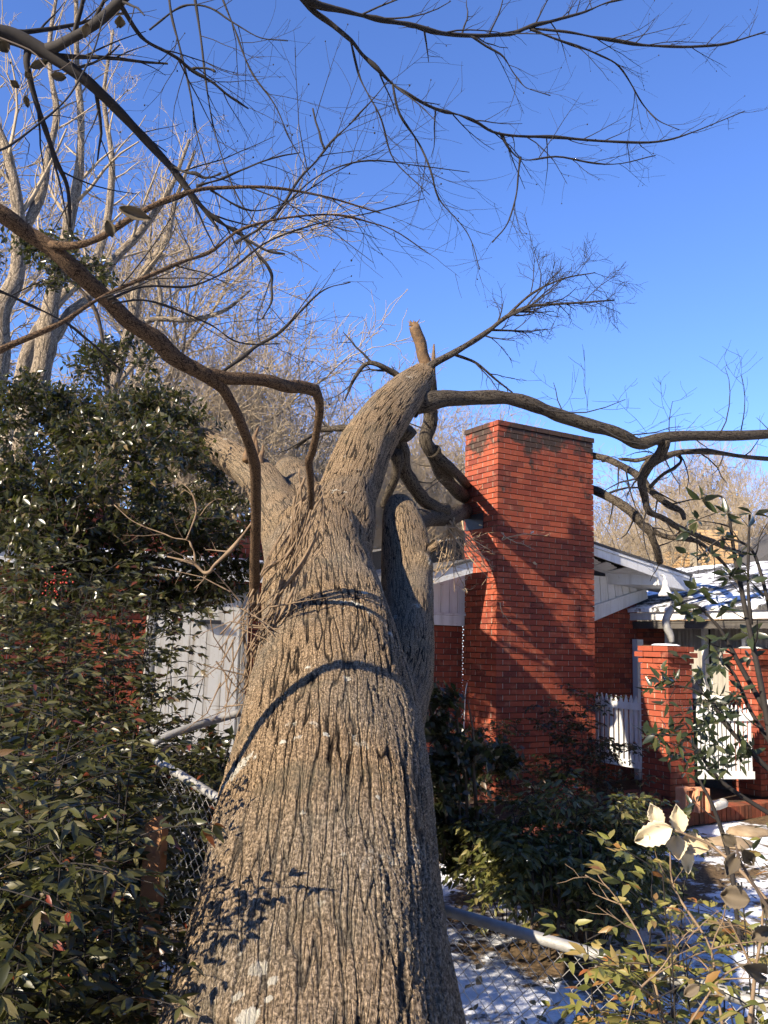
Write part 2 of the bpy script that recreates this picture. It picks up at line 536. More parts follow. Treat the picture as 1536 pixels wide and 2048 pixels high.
# ------------------------------------------------------------------ ground
def ground():
    xs = np.concatenate([-np.geomspace(700, 12, 14), np.linspace(-11, 11, 150), np.geomspace(12, 700, 14)])
    ys = np.concatenate([-np.geomspace(300, 4, 10), np.linspace(-3, 16, 140), np.geomspace(17, 900, 16)])
    X, Y = np.meshgrid(xs, ys)
    Z = 0.03 * np.sin(X * 1.7 + 0.6 * Y) * np.cos(Y * 1.3 - 0.4 * X) + 0.02 * np.sin(X * 4.1 + 1) * np.sin(Y * 3.7)
    Z *= np.clip(1.5 - np.hypot(X, Y - 6) / 14, 0, 1)
    V = np.stack([X, Y, Z - 0.02], 2).reshape(-1, 3)
    n, m = X.shape
    i = np.arange(n * m).reshape(n, m)
    F = np.stack([i[:-1, :-1], i[:-1, 1:], i[1:, 1:], i[1:, :-1]], 2).reshape(-1, 4)
    o = link('ground', mesh_np('ground', V, F), None, MT['ground'])
    tag(o, kind='structure')


ground()

# ------------------------------------------------------------------ bricks
CO, BH, BL, BD, HDR = 0.0677, 0.0578, 0.203, 0.09, 0.1015


def running_bond(u0, u1, row, first):
    """intervals of bricks for one course"""
    out, x = [], u0
    nxt = first
    while x < u1 - 0.01:
        e = min(x + nxt, u1)
        if u1 - e < 0.03: e = u1
        out.append((x, e - 0.009 if e < u1 else e))
        x = e
        nxt = BL
    return out


def block_bricks(u0, u1, v0, v1, z0, rows, faces, jit=0.001, g=None):
    """bricks of a rectangular block in house frame; faces subset of 'F'(v=v0) 'L'(u=u0) 'R'(u=u1)
    returns list of (lo,hi)"""
    g = g or np.random.default_rng(3)
    out = []
    for r in range(rows):
        z = z0 + r * CO
        even = r % 2 == 0
        if 'F' in faces:
            s = u0 if (even or 'L' not in faces) else u0 + HDR
            first = BL if (even and 'L' in faces) or ('L' in faces) else (BL if even else HDR)
            e = u1 if (even or 'R' not in faces) else u1 - HDR
            for a, b in running_bond(s, e, r, first):
                j = g.uniform(-jit, jit)
                out.append(((a, v0 + j, z), (b, v0 + BD, z + BH)))
        if 'L' in faces:
            s = v0 if not even else v0 + HDR
            for a, b in running_bond(s, v1, r, BL):
                j = g.uniform(-jit, jit)
                out.append(((u0 + j, a, z), (u0 + BD, b, z + BH)))
        if 'R' in faces:
            s = v0 if not even else v0 + HDR
            for a, b in running_bond(s, v1, r, BL):
                j = g.uniform(-jit, jit)
                out.append(((u1 - BD, a, z), (u1 + j, b, z + BH)))
    return out


def mortar_boxes(u0, u1, v0, v1, z0, rows, ins=0.003):
    return [((u0 + ins, v0 + ins, z0 + r * CO), (u1 - ins, v1 - ins, z0 + r * CO + BH - 0.001)) for r in range(rows)]


UNIT_BRICK = box_mesh('brick', [((-0.5, -0.5, -0.5), (0.5, 0.5, 0.5))])
UNIT_BRICK.materials.append(MT['brick'])
HROT = math.atan2(EU[1], EU[0])


def brick_objects(parent, boxes, name='brick'):
    inv = Matrix.Translation(-world_loc(parent))
    for lo, hi in boxes:
        c = [(a + b) / 2 for a, b in zip(lo, hi)]
        o = bpy.data.objects.new(name, UNIT_BRICK)
        COL.objects.link(o)
        o.parent = parent
        o.matrix_parent_inverse = inv
        o.location = H(*c)
        o.rotation_euler = (0, 0, HROT)
        o.scale = [b - a for a, b in zip(lo, hi)]


def brick_mass(name, boxes, parent):
    me = box_mesh(name, boxes, HAX)
    rr = np.repeat(rng.random(len(boxes)), 8)
    add_attr(me, 'rnd', rr)
    o = link(name, me, parent, MT['brick'])
    tag(o, kind='stuff')
    return o


# ------------------------------------------------------------------ house
WV = 0.66            # wall plane behind the chimney
CW = 1.55            # chimney width
house = empty('house', H(0.8, 0.6, 0))
tag(house, 'red brick house with broad chimney and white trim, struck by the fallen tree', 'house')


def hbox(name, boxes, mat, parent=house):
    return link(name, box_mesh(name, boxes, HAX), parent, mat)


# chimney
ROWS = 65
ch = hbox('chimney', [((0.016, 0.016, 0.02), (CW - 0.016, WV + 0.0, ROWS * CO + 0.08))], MT['mortardark'])
hbox('mortar', mortar_boxes(0, CW, 0, WV, 0.10, ROWS), MT['mortar'], ch)
cb = block_bricks(0, CW, 0, WV, 0.10, ROWS, 'FL')
cb += block_bricks(0, CW, 0, WV, 0.10, ROWS, 'R', g=np.random.default_rng(9))
# top course, slightly proud (corbelled)
ztop = 0.10 + ROWS * CO
cap = block_bricks(-0.012, CW + 0.012, -0.012, WV + 0.012, ztop, 1, 'FLR')
front = [b for b in cb if b[0][1] < 0.01 or b[0][0] < 0.01]
front.sort(key=lambda b: -b[0][2])
single, rest = front[:300 - len(cap)], front[300 - len(cap):]
rest += [b for b in cb if not (b[0][1] < 0.01 or b[0][0] < 0.01)]
brick_objects(ch, cap + single)
brick_mass('brickwork', rest, ch)
hbox('flue_top', [((0.1, 0.1, ztop), (CW - 0.1, WV - 0.1, ztop + 0.045))], MT['mortardark'], ch)
# dark metal cleanout plate on the narrow face
hbox('metal_plate', [((-0.012, 0.27, 3.27), (0.02, 0.62, 3.46))], MT['plate'], ch)


# walls
def wall(name, u0, u1, z1, v=WV, zb=0.0, top=None):
    rows = int((z1 - zb) / CO)
    o = hbox(name, [((u0, v + 0.012, zb), (u1, v + 0.2, zb + rows * CO))], MT['mortardark'])
    hbox('mortar', [((u0, v + 0.004, zb + r * CO), (u1, v + 0.1, zb + r * CO + BH - 0.001)) for r in range(rows)], MT['mortar'], o)
    brick_mass('brickwork', block_bricks(u0, u1, v, v + BD, zb, rows, 'F'), o)
    return o


wall('gable_wall', CW, 3.02, 2.62)
wall('gable_wall', -1.9, 0.0, 2.45)
wall('side_wall', -9.0, -1.9, 2.55)
wall('upper_wall', -5.5, -1.95, 3.35, v=WV + 1.3, zb=2.3)

# gable: roof slab right side
RV = WV - 0.52


def rake(px, py): return hit(px, py, v=RV)


ra, rb = rake(1180, 1084), rake(1378, 1150)
sl = (rb[2] - ra[2]) / (rb[0] - ra[0])
uap, zap = 0.78, ra[2] + sl * (0.78 - ra[0])


def zr(u): return zap + sl * (u - uap)


ue = rb[0]
# roof deck (dark shingles) right slope
link('roof', prism('roof', [H(uap, RV - 0.02, zap + 0.02), H(ue + 0.05, RV - 0.02, zr(ue + 0.05) + 0.02), H(ue + 0.05, RV - 0.02, zr(ue + 0.05) - 0.015), H(uap, RV - 0.02, zap - 0.015)], EV * 9), house, MT['shingle'])
# rake fascia boards: upper thin moulding and main board
link('rake_moulding', prism('rake_moulding', [H(CW - 0.2, RV - 0.012, zr(CW - 0.2) - 0.017), H(ue, RV - 0.012, zr(ue) - 0.017), H(ue, RV - 0.012, zr(ue) - 0.055), H(CW - 0.2, RV - 0.012, zr(CW - 0.2) - 0.055)], EV * 0.03), house, MT['white'])
um = rake(1318, 1140)[0]
link('rake_fascia', prism('rake_fascia', [H(CW - 0.2, RV, zr(CW - 0.2) - 0.057), H(ue, RV, zr(ue) - 0.057), H(ue, RV, zr(ue) - 0.22), H(um, RV, zr(um) - 0.27), H(um - 0.02, RV, zr(um) - 0.175), H(CW - 0.2, RV, zr(CW - 0.2) - 0.15)], EV * 0.025), house, MT['white'])
# boxed eave return
er = empty
link('eave_return', prism('eave_return', [H(um - 0.03, RV + 0.03, zr(um) - 0.275), H(ue - 0.01, RV + 0.03, zr(ue) - 0.225), H(ue - 0.01, WV + 0.02, zr(ue) - 0.225), H(um - 0.45, WV + 0.02, zr(um) - 0.26)], EZ * 0.02), house, MT['white'])
link('eave_fascia', prism('eave_fascia', [H(um - 0.03, RV + 0.027, zr(um) - 0.27), H(um - 0.03, RV + 0.027, zr(um) - 0.10), H(um - 0.50, WV - 0.02, zr(um) - 0.06), H(um - 0.50, WV - 0.02, zr(um) - 0.27)], EU * 0.02), house, MT['white'])
# sloping soffit boards below the roof, one plank each, with the torn gap near the chimney
nb = 13
sof_lo, sof_hi = RV + 0.03, WV - 0.005
for i in range(nb):
    a = CW + 0.02 + (um - 0.05 - CW) * i / nb
    b = CW + 0.02 + (um - 0.05 - CW) * (i + 1) / nb - 0.006
    lo = sof_lo + (0.18 + 0.05 * math.sin(i * 2.1) if 1 <= i <= 7 else 0.0)
    link('soffit_board', prism('soffit_board', [H(a, lo, zr(a) - 0.15), H(b, lo, zr(b) - 0.15), H(b, sof_hi, zr(b) - 0.20), H(a, sof_hi, zr(a) - 0.20)], EZ * 0.012), house, MT['white'])
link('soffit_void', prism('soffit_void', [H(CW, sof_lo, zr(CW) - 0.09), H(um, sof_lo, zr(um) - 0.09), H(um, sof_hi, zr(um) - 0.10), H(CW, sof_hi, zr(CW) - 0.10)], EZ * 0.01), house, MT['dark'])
# knocked-askew white board panel right of the chimney
PV = WV - 0.03
tl, tr_, br, bl = [hit(px, py, v=PV) for px, py in ((1170, 1150), (1278, 1158), (1290, 1182), (1170, 1222))]
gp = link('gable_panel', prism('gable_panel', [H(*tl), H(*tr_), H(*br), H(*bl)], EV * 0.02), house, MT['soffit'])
for i in range(8):
    f0, f1 = i / 8 + 0.004, (i + 1) / 8 - 0.004
    L = lambda p, q, f: H(*(np.array(p) * (1 - f) + np.array(q) * f)) - EV * 0.012
    link('board', prism('board', [L(tl, tr_, f0), L(tl, tr_, f1), L(bl, br, f1), L(bl, br, f0)], EV * 0.010), gp, MT['white'])
fl, fr, fr2, fl2 = [hit(px, py, v=PV - 0.03) for px, py in ((1170, 1222), (1293, 1180), (1296, 1197), (1170, 1250))]
link('frieze_board', prism('frieze_board', [H(*fl), H(*fr), H(*fr2), H(*fl2)], EV * 0.05), house, MT['white'])
link('batten', prism('batten', [H(*q) - EV * 0.012 for q in (hit(1170, 1217, v=PV - 0.03), hit(1293, 1176, v=PV - 0.03), hit(1293, 1181, v=PV - 0.03), hit(1170, 1223, v=PV - 0.03))], EV * 0.03), house, MT['white'])
# soldier course of bricks under the frieze is part of the wall; corner board / downspout on the corner
hbox('corner_post', [((2.90, WV - 0.10, 0.1), (3.02, WV - 0.012, 2.02))], MT['white'])

# left rake (sagging, crushed): fascia, soffit edge, boards
la, lb = hit(946, 1122, v=RV), hit(700, 1190, v=RV)
sll = (la[2] - lb[2]) / (la[0] - lb[0])
zl = lambda u: la[2] + sll * (u - la[0])
link('roof', prism('roof', [H(la[0], RV - 0.02, la[2] + 0.03), H(-2.2, RV - 0.02, zl(-2.2) + 0.03), H(-2.2, RV - 0.02, zl(-2.2)), H(la[0], RV - 0.02, la[2])], EV * 9), house, MT['shingle'])
link('rake_fascia', prism('rake_fascia', [H(la[0], RV, la[2] - 0.002), H(-2.2, RV, zl(-2.2) - 0.002), H(-2.2, RV, zl(-2.2) - 0.14), H(la[0], RV, la[2] - 0.14)], EV * 0.03), house, MT['white'])
link('soffit', prism('soffit', [H(la[0], RV + 0.03, la[2] - 0.12), H(-2.2, RV + 0.03, zl(-2.2) - 0.12), H(-2.2, WV, zl(-2.2) - 0.12), H(la[0], WV, la[2] - 0.12)], EZ * 0.015), house, MT['white'])
for i in range(14):
    u1 = 0.015 - i * 0.125
    u0 = u1 - 0.119
    link('gable_board', prism('gable_board', [H(u0, WV - 0.03, 2.23), H(u1, WV - 0.03, 2.23), H(u1, WV - 0.03, zl(u1) - 0.10), H(u0, WV - 0.03, zl(u0) - 0.10)], EV * 0.025), house, MT['white'])
hbox('frieze_board', [((-1.8, WV - 0.05, 2.10), (-0.015, WV - 0.005, 2.22))], MT['white'])
hbox('batten', [((-1.8, WV - 0.06, 2.222), (0.0, WV - 0.005, 2.25))], MT['white'])

# left addition: white fascia and low roof
hbox('eave_board', [((-9.0, WV - 0.17, 2.46), (-2.3, WV - 0.14, 2.62))], MT['white'])
link('roof', prism('roof', [H(-9, WV - 0.2, 2.625), H(-2.25, WV - 0.2, 2.625), H(-2.25, WV + 1.28, 2.80), H(-9, WV + 1.28, 2.80)], EZ * 0.04), house, MT['roofsnow'])
hbox('soffit', [((-9.0, WV - 0.138, 2.47), (-2.3, WV - 0.003, 2.49))], MT['white'])

# weathered white door with frame
dl, dr = hit(303, 1320, v=WV - 0.03)[0], hit(478, 1320, v=WV - 0.03)[0]
door = hbox('door', [((dl, WV - 0.05, 0.16), (dr, WV - 0.01, 2.34))], MT['whiteold'])
nbd = 5
for i in range(nbd):
    a = dl + 0.02 + (dr - dl - 0.04) * i / nbd
    hbox('door_board', [((a, WV - 0.066, 0.2), (a + (dr - dl - 0.04) / nbd - 0.008, WV - 0.052, 2.30))], MT['whiteold'], door)
hl = hit(400, 1243, v=WV - 0.09)
hr = hit(441, 1243, v=WV - 0.09)
hbox('door_dark_bar', [((hl[0], WV - 0.11, hl[2] - 0.02), (hr[0], WV - 0.067, hl[2] + 0.02))], MT['plate'], door)  # horizontal dark bar across the upper door boards
hbox('door_frame', [((dl - 0.07, WV - 0.07, 0.1), (dl - 0.004, WV - 0.005, 2.42)), ((dr + 0.004, WV - 0.07, 0.1), (dr + 0.07, WV - 0.005, 2.42))], MT['metal'])

# ------------------------------------------------------------------ right wing: wall along EV, nearer to the camera on the right
WU = 3.35
wf = hit(1290, 1232, u=WU - 0.45)
zf = wf[2]
hbox('wing_fascia', [((WU - 0.47, -4.6, zf - 0.055), (WU - 0.43, WV + 0.6, zf + 0.045))], MT['white'])
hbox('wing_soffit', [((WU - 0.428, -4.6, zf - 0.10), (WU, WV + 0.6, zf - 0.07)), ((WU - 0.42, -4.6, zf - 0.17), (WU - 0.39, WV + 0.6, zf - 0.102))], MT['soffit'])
# snow covered wing roof rising to the right
link('wing_roof', prism('wing_roof', [H(WU - 0.52, -4.7, zf + 0.05), H(WU - 0.52, WV + 2.5, zf + 0.05), H(WU + 2.6, WV + 2.5, zf + 0.95), H(WU + 2.6, -4.7, zf + 0.95)], EZ * 0.05), house, MT['roofsnow'])
wrows = int((zf - 0.1) / CO)
# brick pier beside the windows, then glazed panels with curtains
pu0 = hit(1330, 1275, u=WU)[1]
hbox('wing_wall', [((WU + 0.012, pu0, 0.1), (WU + 0.2, WV + 0.6, zf - 0.1))], MT['mortardark'])
brick_mass('brickwork', [((WU, a, 0.1 + r * CO), (WU + 0.09, b, 0.1 + r * CO + BH)) for r in range(int((zf - 0.2) / CO)) for a, b in running_bond(pu0, WV + 0.6, r, BL if r % 2 else HDR)], house)
hbox('window_sill_wall', [((WU, -4.6, 0.1), (WU + 0.15, pu0 - 0.01, 1.25))], MT['soffit'])
gw = 0.62
k = 0
vv = pu0 - 0.02
while vv > -4.0:
    wnd = hbox('window_frame', [((WU - 0.03, vv - 0.05, 1.252), (WU + 0.05, vv, zf - 0.1)), ((WU - 0.028, vv - gw, zf - 0.16), (WU + 0.05, vv - 0.051, zf - 0.1)), ((WU - 0.028, vv - gw, 1.252), (WU + 0.05, vv - 0.051, 1.31))], MT['white'])
    # pleated curtain behind the glass
    n = 60
    yy = np.linspace(vv - 0.06, vv - gw + 0.01, n)
    uu = WU + 0.06 + 0.018 * np.sin(np.arange(n) * 0.9 + k) + 0.01 * np.sin(np.arange(n) * 0.37)
    V = np.array([H(u_, v_, z_) for z_ in (1.26, zf - 0.11) for u_, v_ in zip(uu, yy)])
    F = np.array([[i, i + 1, n + i + 1, n + i] for i in range(n - 1)])
    link('curtain', mesh_np('curtain', V, F), wnd, MT['curtain'])
    vv -= gw
    k += 1
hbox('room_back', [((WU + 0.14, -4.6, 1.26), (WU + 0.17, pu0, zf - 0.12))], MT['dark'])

# cone floodlight and downspout elbow under the eave corner
fp = at(1331, 1178, 10.9)
lam = empty('floodlight', fp)
tag(lam, 'white cone shaped floodlight under the eave corner above the brick pillar', 'lamp')
prof = [(0.012, 0.12), (0.03, 0.10), (0.036, 0.04), (0.055, -0.01), (0.085, -0.06), (0.092, -0.09), (0.086, -0.09), (0.05, -0.03), (0.02, 0.0)]
th = np.linspace(0, 2 * np.pi, 20, endpoint=False)
V = np.array([[fp[0] + r * math.cos(t), fp[1] + r * math.sin(t), fp[2] + z] for r, z in prof for t in th])
F = np.array([[i * 20 + j, i * 20 + (j + 1) % 20, (i + 1) * 20 + (j + 1) % 20, (i + 1) * 20 + j] for i in range(len(prof) - 1) for j in range(20)])
link('lamp_shade', mesh_np('lamp_shade', V, F), lam, MT['white'])
tube_obj('lamp_arm', [fp + [0, 0, 0.11], fp + [0.02, 0.1, 0.17], fp + [0.05, 0.3, 0.2]], [0.014, 0.014, 0.014], lam, MT['white'], 8)
ds = [(1352, 1188), (1349, 1205), (1340, 1222), (1332, 1240), (1334, 1256), (1341, 1270), (1344, 1285)]
dso = tube_obj('downspout', [at(x, y, 10.95) for x, y in ds], [0.035, 0.038, 0.045, 0.048, 0.048, 0.045, 0.03], house, MT['metal'], 14)
gtr = [hit(1392, 1152, u=ue)]
hbox('gutter', [((ue + 0.052, RV, zr(ue) - 0.13), (ue + 0.062, WV + 2, zr(ue) - 0.02)), ((ue + 0.012, RV, zr(ue) - 0.14), (ue + 0.12, WV + 2, zr(ue) - 0.131)), ((ue + 0.11, RV, zr(ue) - 0.13), (ue + 0.12, WV + 2, zr(ue) + 0.02))], MT['white'])


# ------------------------------------------------------------------ brick pillars
def pillar(px, py, Y, rows, label, ucut=0.41):
    c = at(px, py, Y)
    u0, v0 = (c - HC) @ EU, (c - HC) @ EV
    s = 0.41
    t = empty('brick_pillar', H(u0 + s / 2, v0 + s / 2, 0.15))
    tag(t, label, 'pillar', 'brick pillars of the porch fence')
    z0 = 0.17
    u1, v1 = u0 + s, v0 + s
    core = link('pillar_core', box_mesh('pillar_core', [((u0 + 0.016, v0 + 0.016, z0 - 0.02), (u1 - 0.016, v1 - 0.016, z0 + rows * CO))], HAX), t, MT['mortardark'])
    link('mortar', box_mesh('mortar', mortar_boxes(u0, u1, v0, v1, z0, rows), HAX), t, MT['mortar'])
    bs = []
    for r in range(rows):
        g = np.random.default_rng(r + int(px))
        o = {rows - 4: 0.018, rows - 3: 0.018, rows - 2: 0.048, rows - 1: 0.02}.get(r, 0.0) if True else 0
        if r == rows - 4: o = 0.0
        z = z0 + r * CO
        a0, a1, b0, b1 = u0 - o, u1 + o, v0 - o, v1 + o
        ev = r % 2 == 0
        jj = lambda: g.uniform(-0.002, 0.002)
        # four bricks pinwheel round the core
        L = (a1 - a0)
        hd = 0.105
        if ev:
            segF = [(a0, a0 + L / 2 - 0.005), (a0 + L / 2 + 0.005, a1)]
            segL = [(b0 + hd, b0 + hd + (L - hd) * 0.66 - 0.005), (b0 + hd + (L - hd) * 0.66 + 0.005, b1)]
        else:
            segF = [(a0 + hd, a0 + hd + (L - hd) * 0.66 - 0.005), (a0 + hd + (L - hd) * 0.66 + 0.005, a1)]
            segL = [(b0, b0 + L / 2 - 0.005), (b0 + L / 2 + 0.005, b1)]
        for a, b in segF: bs.append(((a, b0 + jj(), z), (b, b0 + 0.094, z + BH)))
        for a, b in segL: bs.append(((a0 + jj(), a, z), (a0 + 0.094, b, z + BH)))
        for a, b in segL: bs.append(((a1 - 0.094, max(a, b0 + 0.11), z), (a1 + jj(), b, z + BH)))
    brick_objects(t, bs)
    zt = z0 + rows * CO
    n = 24
    V = [H(u0 + s / 2 + math.cos(q) * 0.17, v0 + s / 2 + math.sin(q) * 0.17, zt + 0.001) for q in np.linspace(0, 2 * np.pi, n, endpoint=False)]
    V += [H(u0 + s / 2 + math.cos(q) * 0.13, v0 + s / 2 + math.sin(q) * 0.13, zt + 0.018) for q in np.linspace(0, 2 * np.pi, n, endpoint=False)]
    V += [H(u0 + s / 2, v0 + s / 2, zt + 0.024)]
    F = [[i, (i + 1) % n, n + (i + 1) % n, n + i] for i in range(n)] + [[n + i, n + (i + 1) % n, 2 * n] for i in range(n)]
    so = link('snow_cap', poly_mesh('snow_cap', V, F, True), t, MT['snow'])
    return u0, v0, zt


p1 = pillar(1337, 1400, 10.1, 26, 'free-standing brick pillar with snow cap between the two white picket fences')
p2 = pillar(1516, 1400, 10.75, 26, 'brick pillar cut by the right edge of the picture, beyond the white gate')


# ------------------------------------------------------------------ picket fences
def picket_fence(A, B, n, z0, z1, label, name='picket_fence', rails=(0.25, 0.93), extra=None):
    """A,B world xy ends; pickets face the camera side"""
    A, B = np.array(A), np.array(B)
    d = unit(B - A)
    nrm = np.array([d[1], -d[0], 0.0])
    if nrm @ (CAM - A) < 0: nrm = -nrm
    t = empty(name, (A + B) / 2 * [1, 1, 0] + [0, 0, z0])
    tag(t, label, 'fence', 'white picket fences by the porch')
    L = np.linalg.norm(B - A)
    pw = min(0.062, L / n * 0.58)
    ax = (A * [1, 1, 0], d, nrm, EZ)
    for i in range(n):
        x = (i + 0.5) / n * L
        dz = 0.008 * math.sin(i * 5.3)
        V = [(x - pw / 2, 0, z0), (x + pw / 2, 0, z0), (x + pw / 2, 0, z1 - 0.07 + dz), (x, 0, z1 + dz), (x - pw / 2, 0, z1 - 0.07 + dz)]
        pts = [ax[0] + d * a + nrm * b + EZ * c for a, b, c in V]
        link('picket', prism('picket', pts, nrm * 0.018), t, MT['white'])
    for r in rails:
        z = z0 + (z1 - z0) * r - 0.05
        link('rail', box_mesh('rail', [((0, 0.0195, z), (L, 0.045, z + 0.085))], ax), t, MT['white'])
    return t


fa, fb = H(p1[0] + 0.16, p1[1] + 0.42, 0), H(p1[0] + 0.16, WV - 0.02, 0)
zp_hi, zp_lo = at(1240, 1392, 10.6)[2], at(1240, 1535, 10.6)[2]
picket_fence(fb, fa, 15, zp_lo, zp_hi, 'white picket fence section between the chimney and the free-standing brick pillar', rails=(0.04, 0.86))
ga, gb = at(1392, 1480, 10.3) * [1, 1, 0], at(1503, 1480, 10.42) * [1, 1, 0]
picket_fence(ga, gb, 13, zp_lo - 0.06, zp_hi - 0.05, 'white picket gate between the two brick pillars', 'picket_gate', rails=(0.06, 0.84))

# porch slab with brick edging
SV = -1.35
slab = link('porch_slab', box_mesh('porch_slab', [((-0.9, SV + 0.1, 0.0), (4.6, -0.01, 0.14)), ((CW + 0.01, -0.011, 0.0), (WU - 0.01, WV, 0.138))], HAX), None, MT['mortardark'])
tag(slab, kind='structure')
eb = []
x = -0.9
g = np.random.default_rng(5)
while x < 4.6:
    eb.append(((x, SV + g.uniform(-0.006, 0.006), 0.0), (x + 0.066, SV + 0.2, 0.150 + g.uniform(-0.004, 0.004))))
    x += 0.076
brick_objects(slab, eb)
# low brick step left of the pillar
st = [((p1[0] - 0.55 + a, p1[1] + 0.0 + 0.0, 0.152 + r * CO), (p1[0] - 0.55 + a + 0.194, p1[1] + 0.38, 0.152 + r * CO + BH)) for r in range(2) for a in ((0.0, 0.203) if r else (-0.1, 0.103, 0.306))]
step = empty('brick_step', H(p1[0] - 0.3, p1[1] + 0.2, 0.15))
tag(step, 'low two-course brick step against the left foot of the free-standing pillar', 'step')
brick_objects(step, st)


# hollow clay blocks, upright beside the pillar foot
def clay_block(px, py, Y, label, rot):
    c = at(px, py, Y)
    c[2] = 0.152
    t = empty('clay_block', c)
    tag(t, label, 'clay block', 'hollow clay blocks at the pillar foot')
    ex = np.array([math.cos(rot), math.sin(rot), 0]); ey = np.array([-math.sin(rot), math.cos(rot), 0])
    ww, dd, hh, tt = 0.15, 0.14, 0.25, 0.022
    bs = [((-ww / 2, -dd / 2, 0), (-ww / 2 + tt, dd / 2, hh)), ((ww / 2 - tt, -dd / 2, 0), (ww / 2, dd / 2, hh)),
          ((-ww / 2 + tt, dd / 2 - tt, 0), (ww / 2 - tt, dd / 2, hh)), ((-ww / 2 + tt, -dd / 2, hh - tt), (ww / 2 - tt, dd / 2 - tt, hh))]
    link('shell', box_mesh('shell', bs, (c, ex, ey, EZ)), t, MT['clay'])
    link('web', box_mesh('web', [((-0.008, -dd / 2 + 0.03, 0), (0.008, dd / 2 - tt, hh - tt))], (c, ex, ey, EZ)), t, MT['clay'])


clay_block(1371, 1600, 9.75, 'hollow clay block standing right against the brick pillar foot', 0.5)
clay_block(1400, 1598, 9.75, 'hollow clay block standing between its twin and the white pipe stub', 0.3)
pp = at(1422, 1590, 9.8); pp[2] = 0.152 + 0.055
tag(tube_obj('white_pipe', [pp, pp + [0.09, 0.06, 0], pp + [0.2, 0.16, 0.01]], [0.052, 0.052, 0.052], None, MT['whiteold'], 18),
    'short white pipe stub lying beside the hollow clay blocks', 'pipe')

# loose white cable on the chimney side
cp = [(930, 1222), (941, 1236), (949, 1265), (951, 1300), (945, 1330), (930, 1355), (921, 1380), (918, 1430), (916, 1500), (915, 1560)]
tag(tube_obj('cable', [H(-0.03, WV - 0.05, 0) * [1, 1, 0] + [0.0, 0, at(x, y, 10.5)[2]] + EU * ((x - 915) * 0.0062 - 0.01) * 0.9 - EV * 0.05 - EU * 0.012 for x, y in cp], [0.007] * len(cp), None, MT['white'], 8),
    'thin white cable hanging in a curve down the wall beside the chimney', 'cable')

# ------------------------------------------------------------------ neighbour house far right
nb_ = empty('neighbour_house', at(1480, 1300, 27) * [1, 1, 0])
tag(nb_, 'distant tan brick neighbouring house with low dark roof beyond the snowy roof', 'house')


def pxbox(name, x0, y0, x1, y1, Y, depth, mat, parent):
    a, b = at(x0, y1, Y), at(x1, y0, Y)
    return link(name, box_mesh(name, [((a[0], Y, a[2]), (b[0], Y + depth, b[2]))]), parent, mat)


def tan_bricks(x0, y0, x1, y1, Y, parent):
    a, b = at(x0, y1, Y), at(x1, y0, Y)
    bs = []
    r = 0
    z = a[2]
    while z < b[2]:
        x = a[0] - (0.1 if r % 2 else 0)
        while x < b[0]:
            bs.append(((x, Y - 0.012, z), (min(x + 0.2, b[0]), Y + 0.05, z + 0.075)))
            x += 0.215
        z += 0.092; r += 1
    me = box_mesh('brickwork', bs)
    add_attr(me, 'rnd', np.repeat(rng.random(len(bs)), 8))
    tag(link('brickwork', me, parent, MT['tanbrick']), kind='stuff')


pxbox('chimney', 1405, 1064, 1475, 1180, 26, 1.0, MT['mortar'], nb_)
tan_bricks(1405, 1064, 1475, 1180, 26, nb_)
pxbox('wall', 1330, 1108, 1540, 1320, 27.2, 6, MT['mortar'], nb_)
tan_bricks(1330, 1108, 1540, 1320, 27.15, nb_)
a, b, c_ = at(1490, 1135, 24), at(1560, 1092, 24), at(1560, 1135, 24)
link('roof', prism('roof', [a, b + [1.5, 0, .9], b + [1.5, 0, 0.6], a + [0, 0, -0.25]], np.array([0, 8, 0])), nb_, MT['shingle'])
link('gable', prism('gable', [a + [0, 0.3, -0.26], b + [1.5, 0.3, 0.58], c_ + [1.5, 0.3, -1.2], a + [0, 0.3, -1.2]], np.array([0, 0.2, 0])), nb_, MT['soffit'])

# ------------------------------------------------------------------ branch growth
def perp(d, g):
    v = g.normal(size=3)
    v -= d * (v @ d)
    return unit(v)


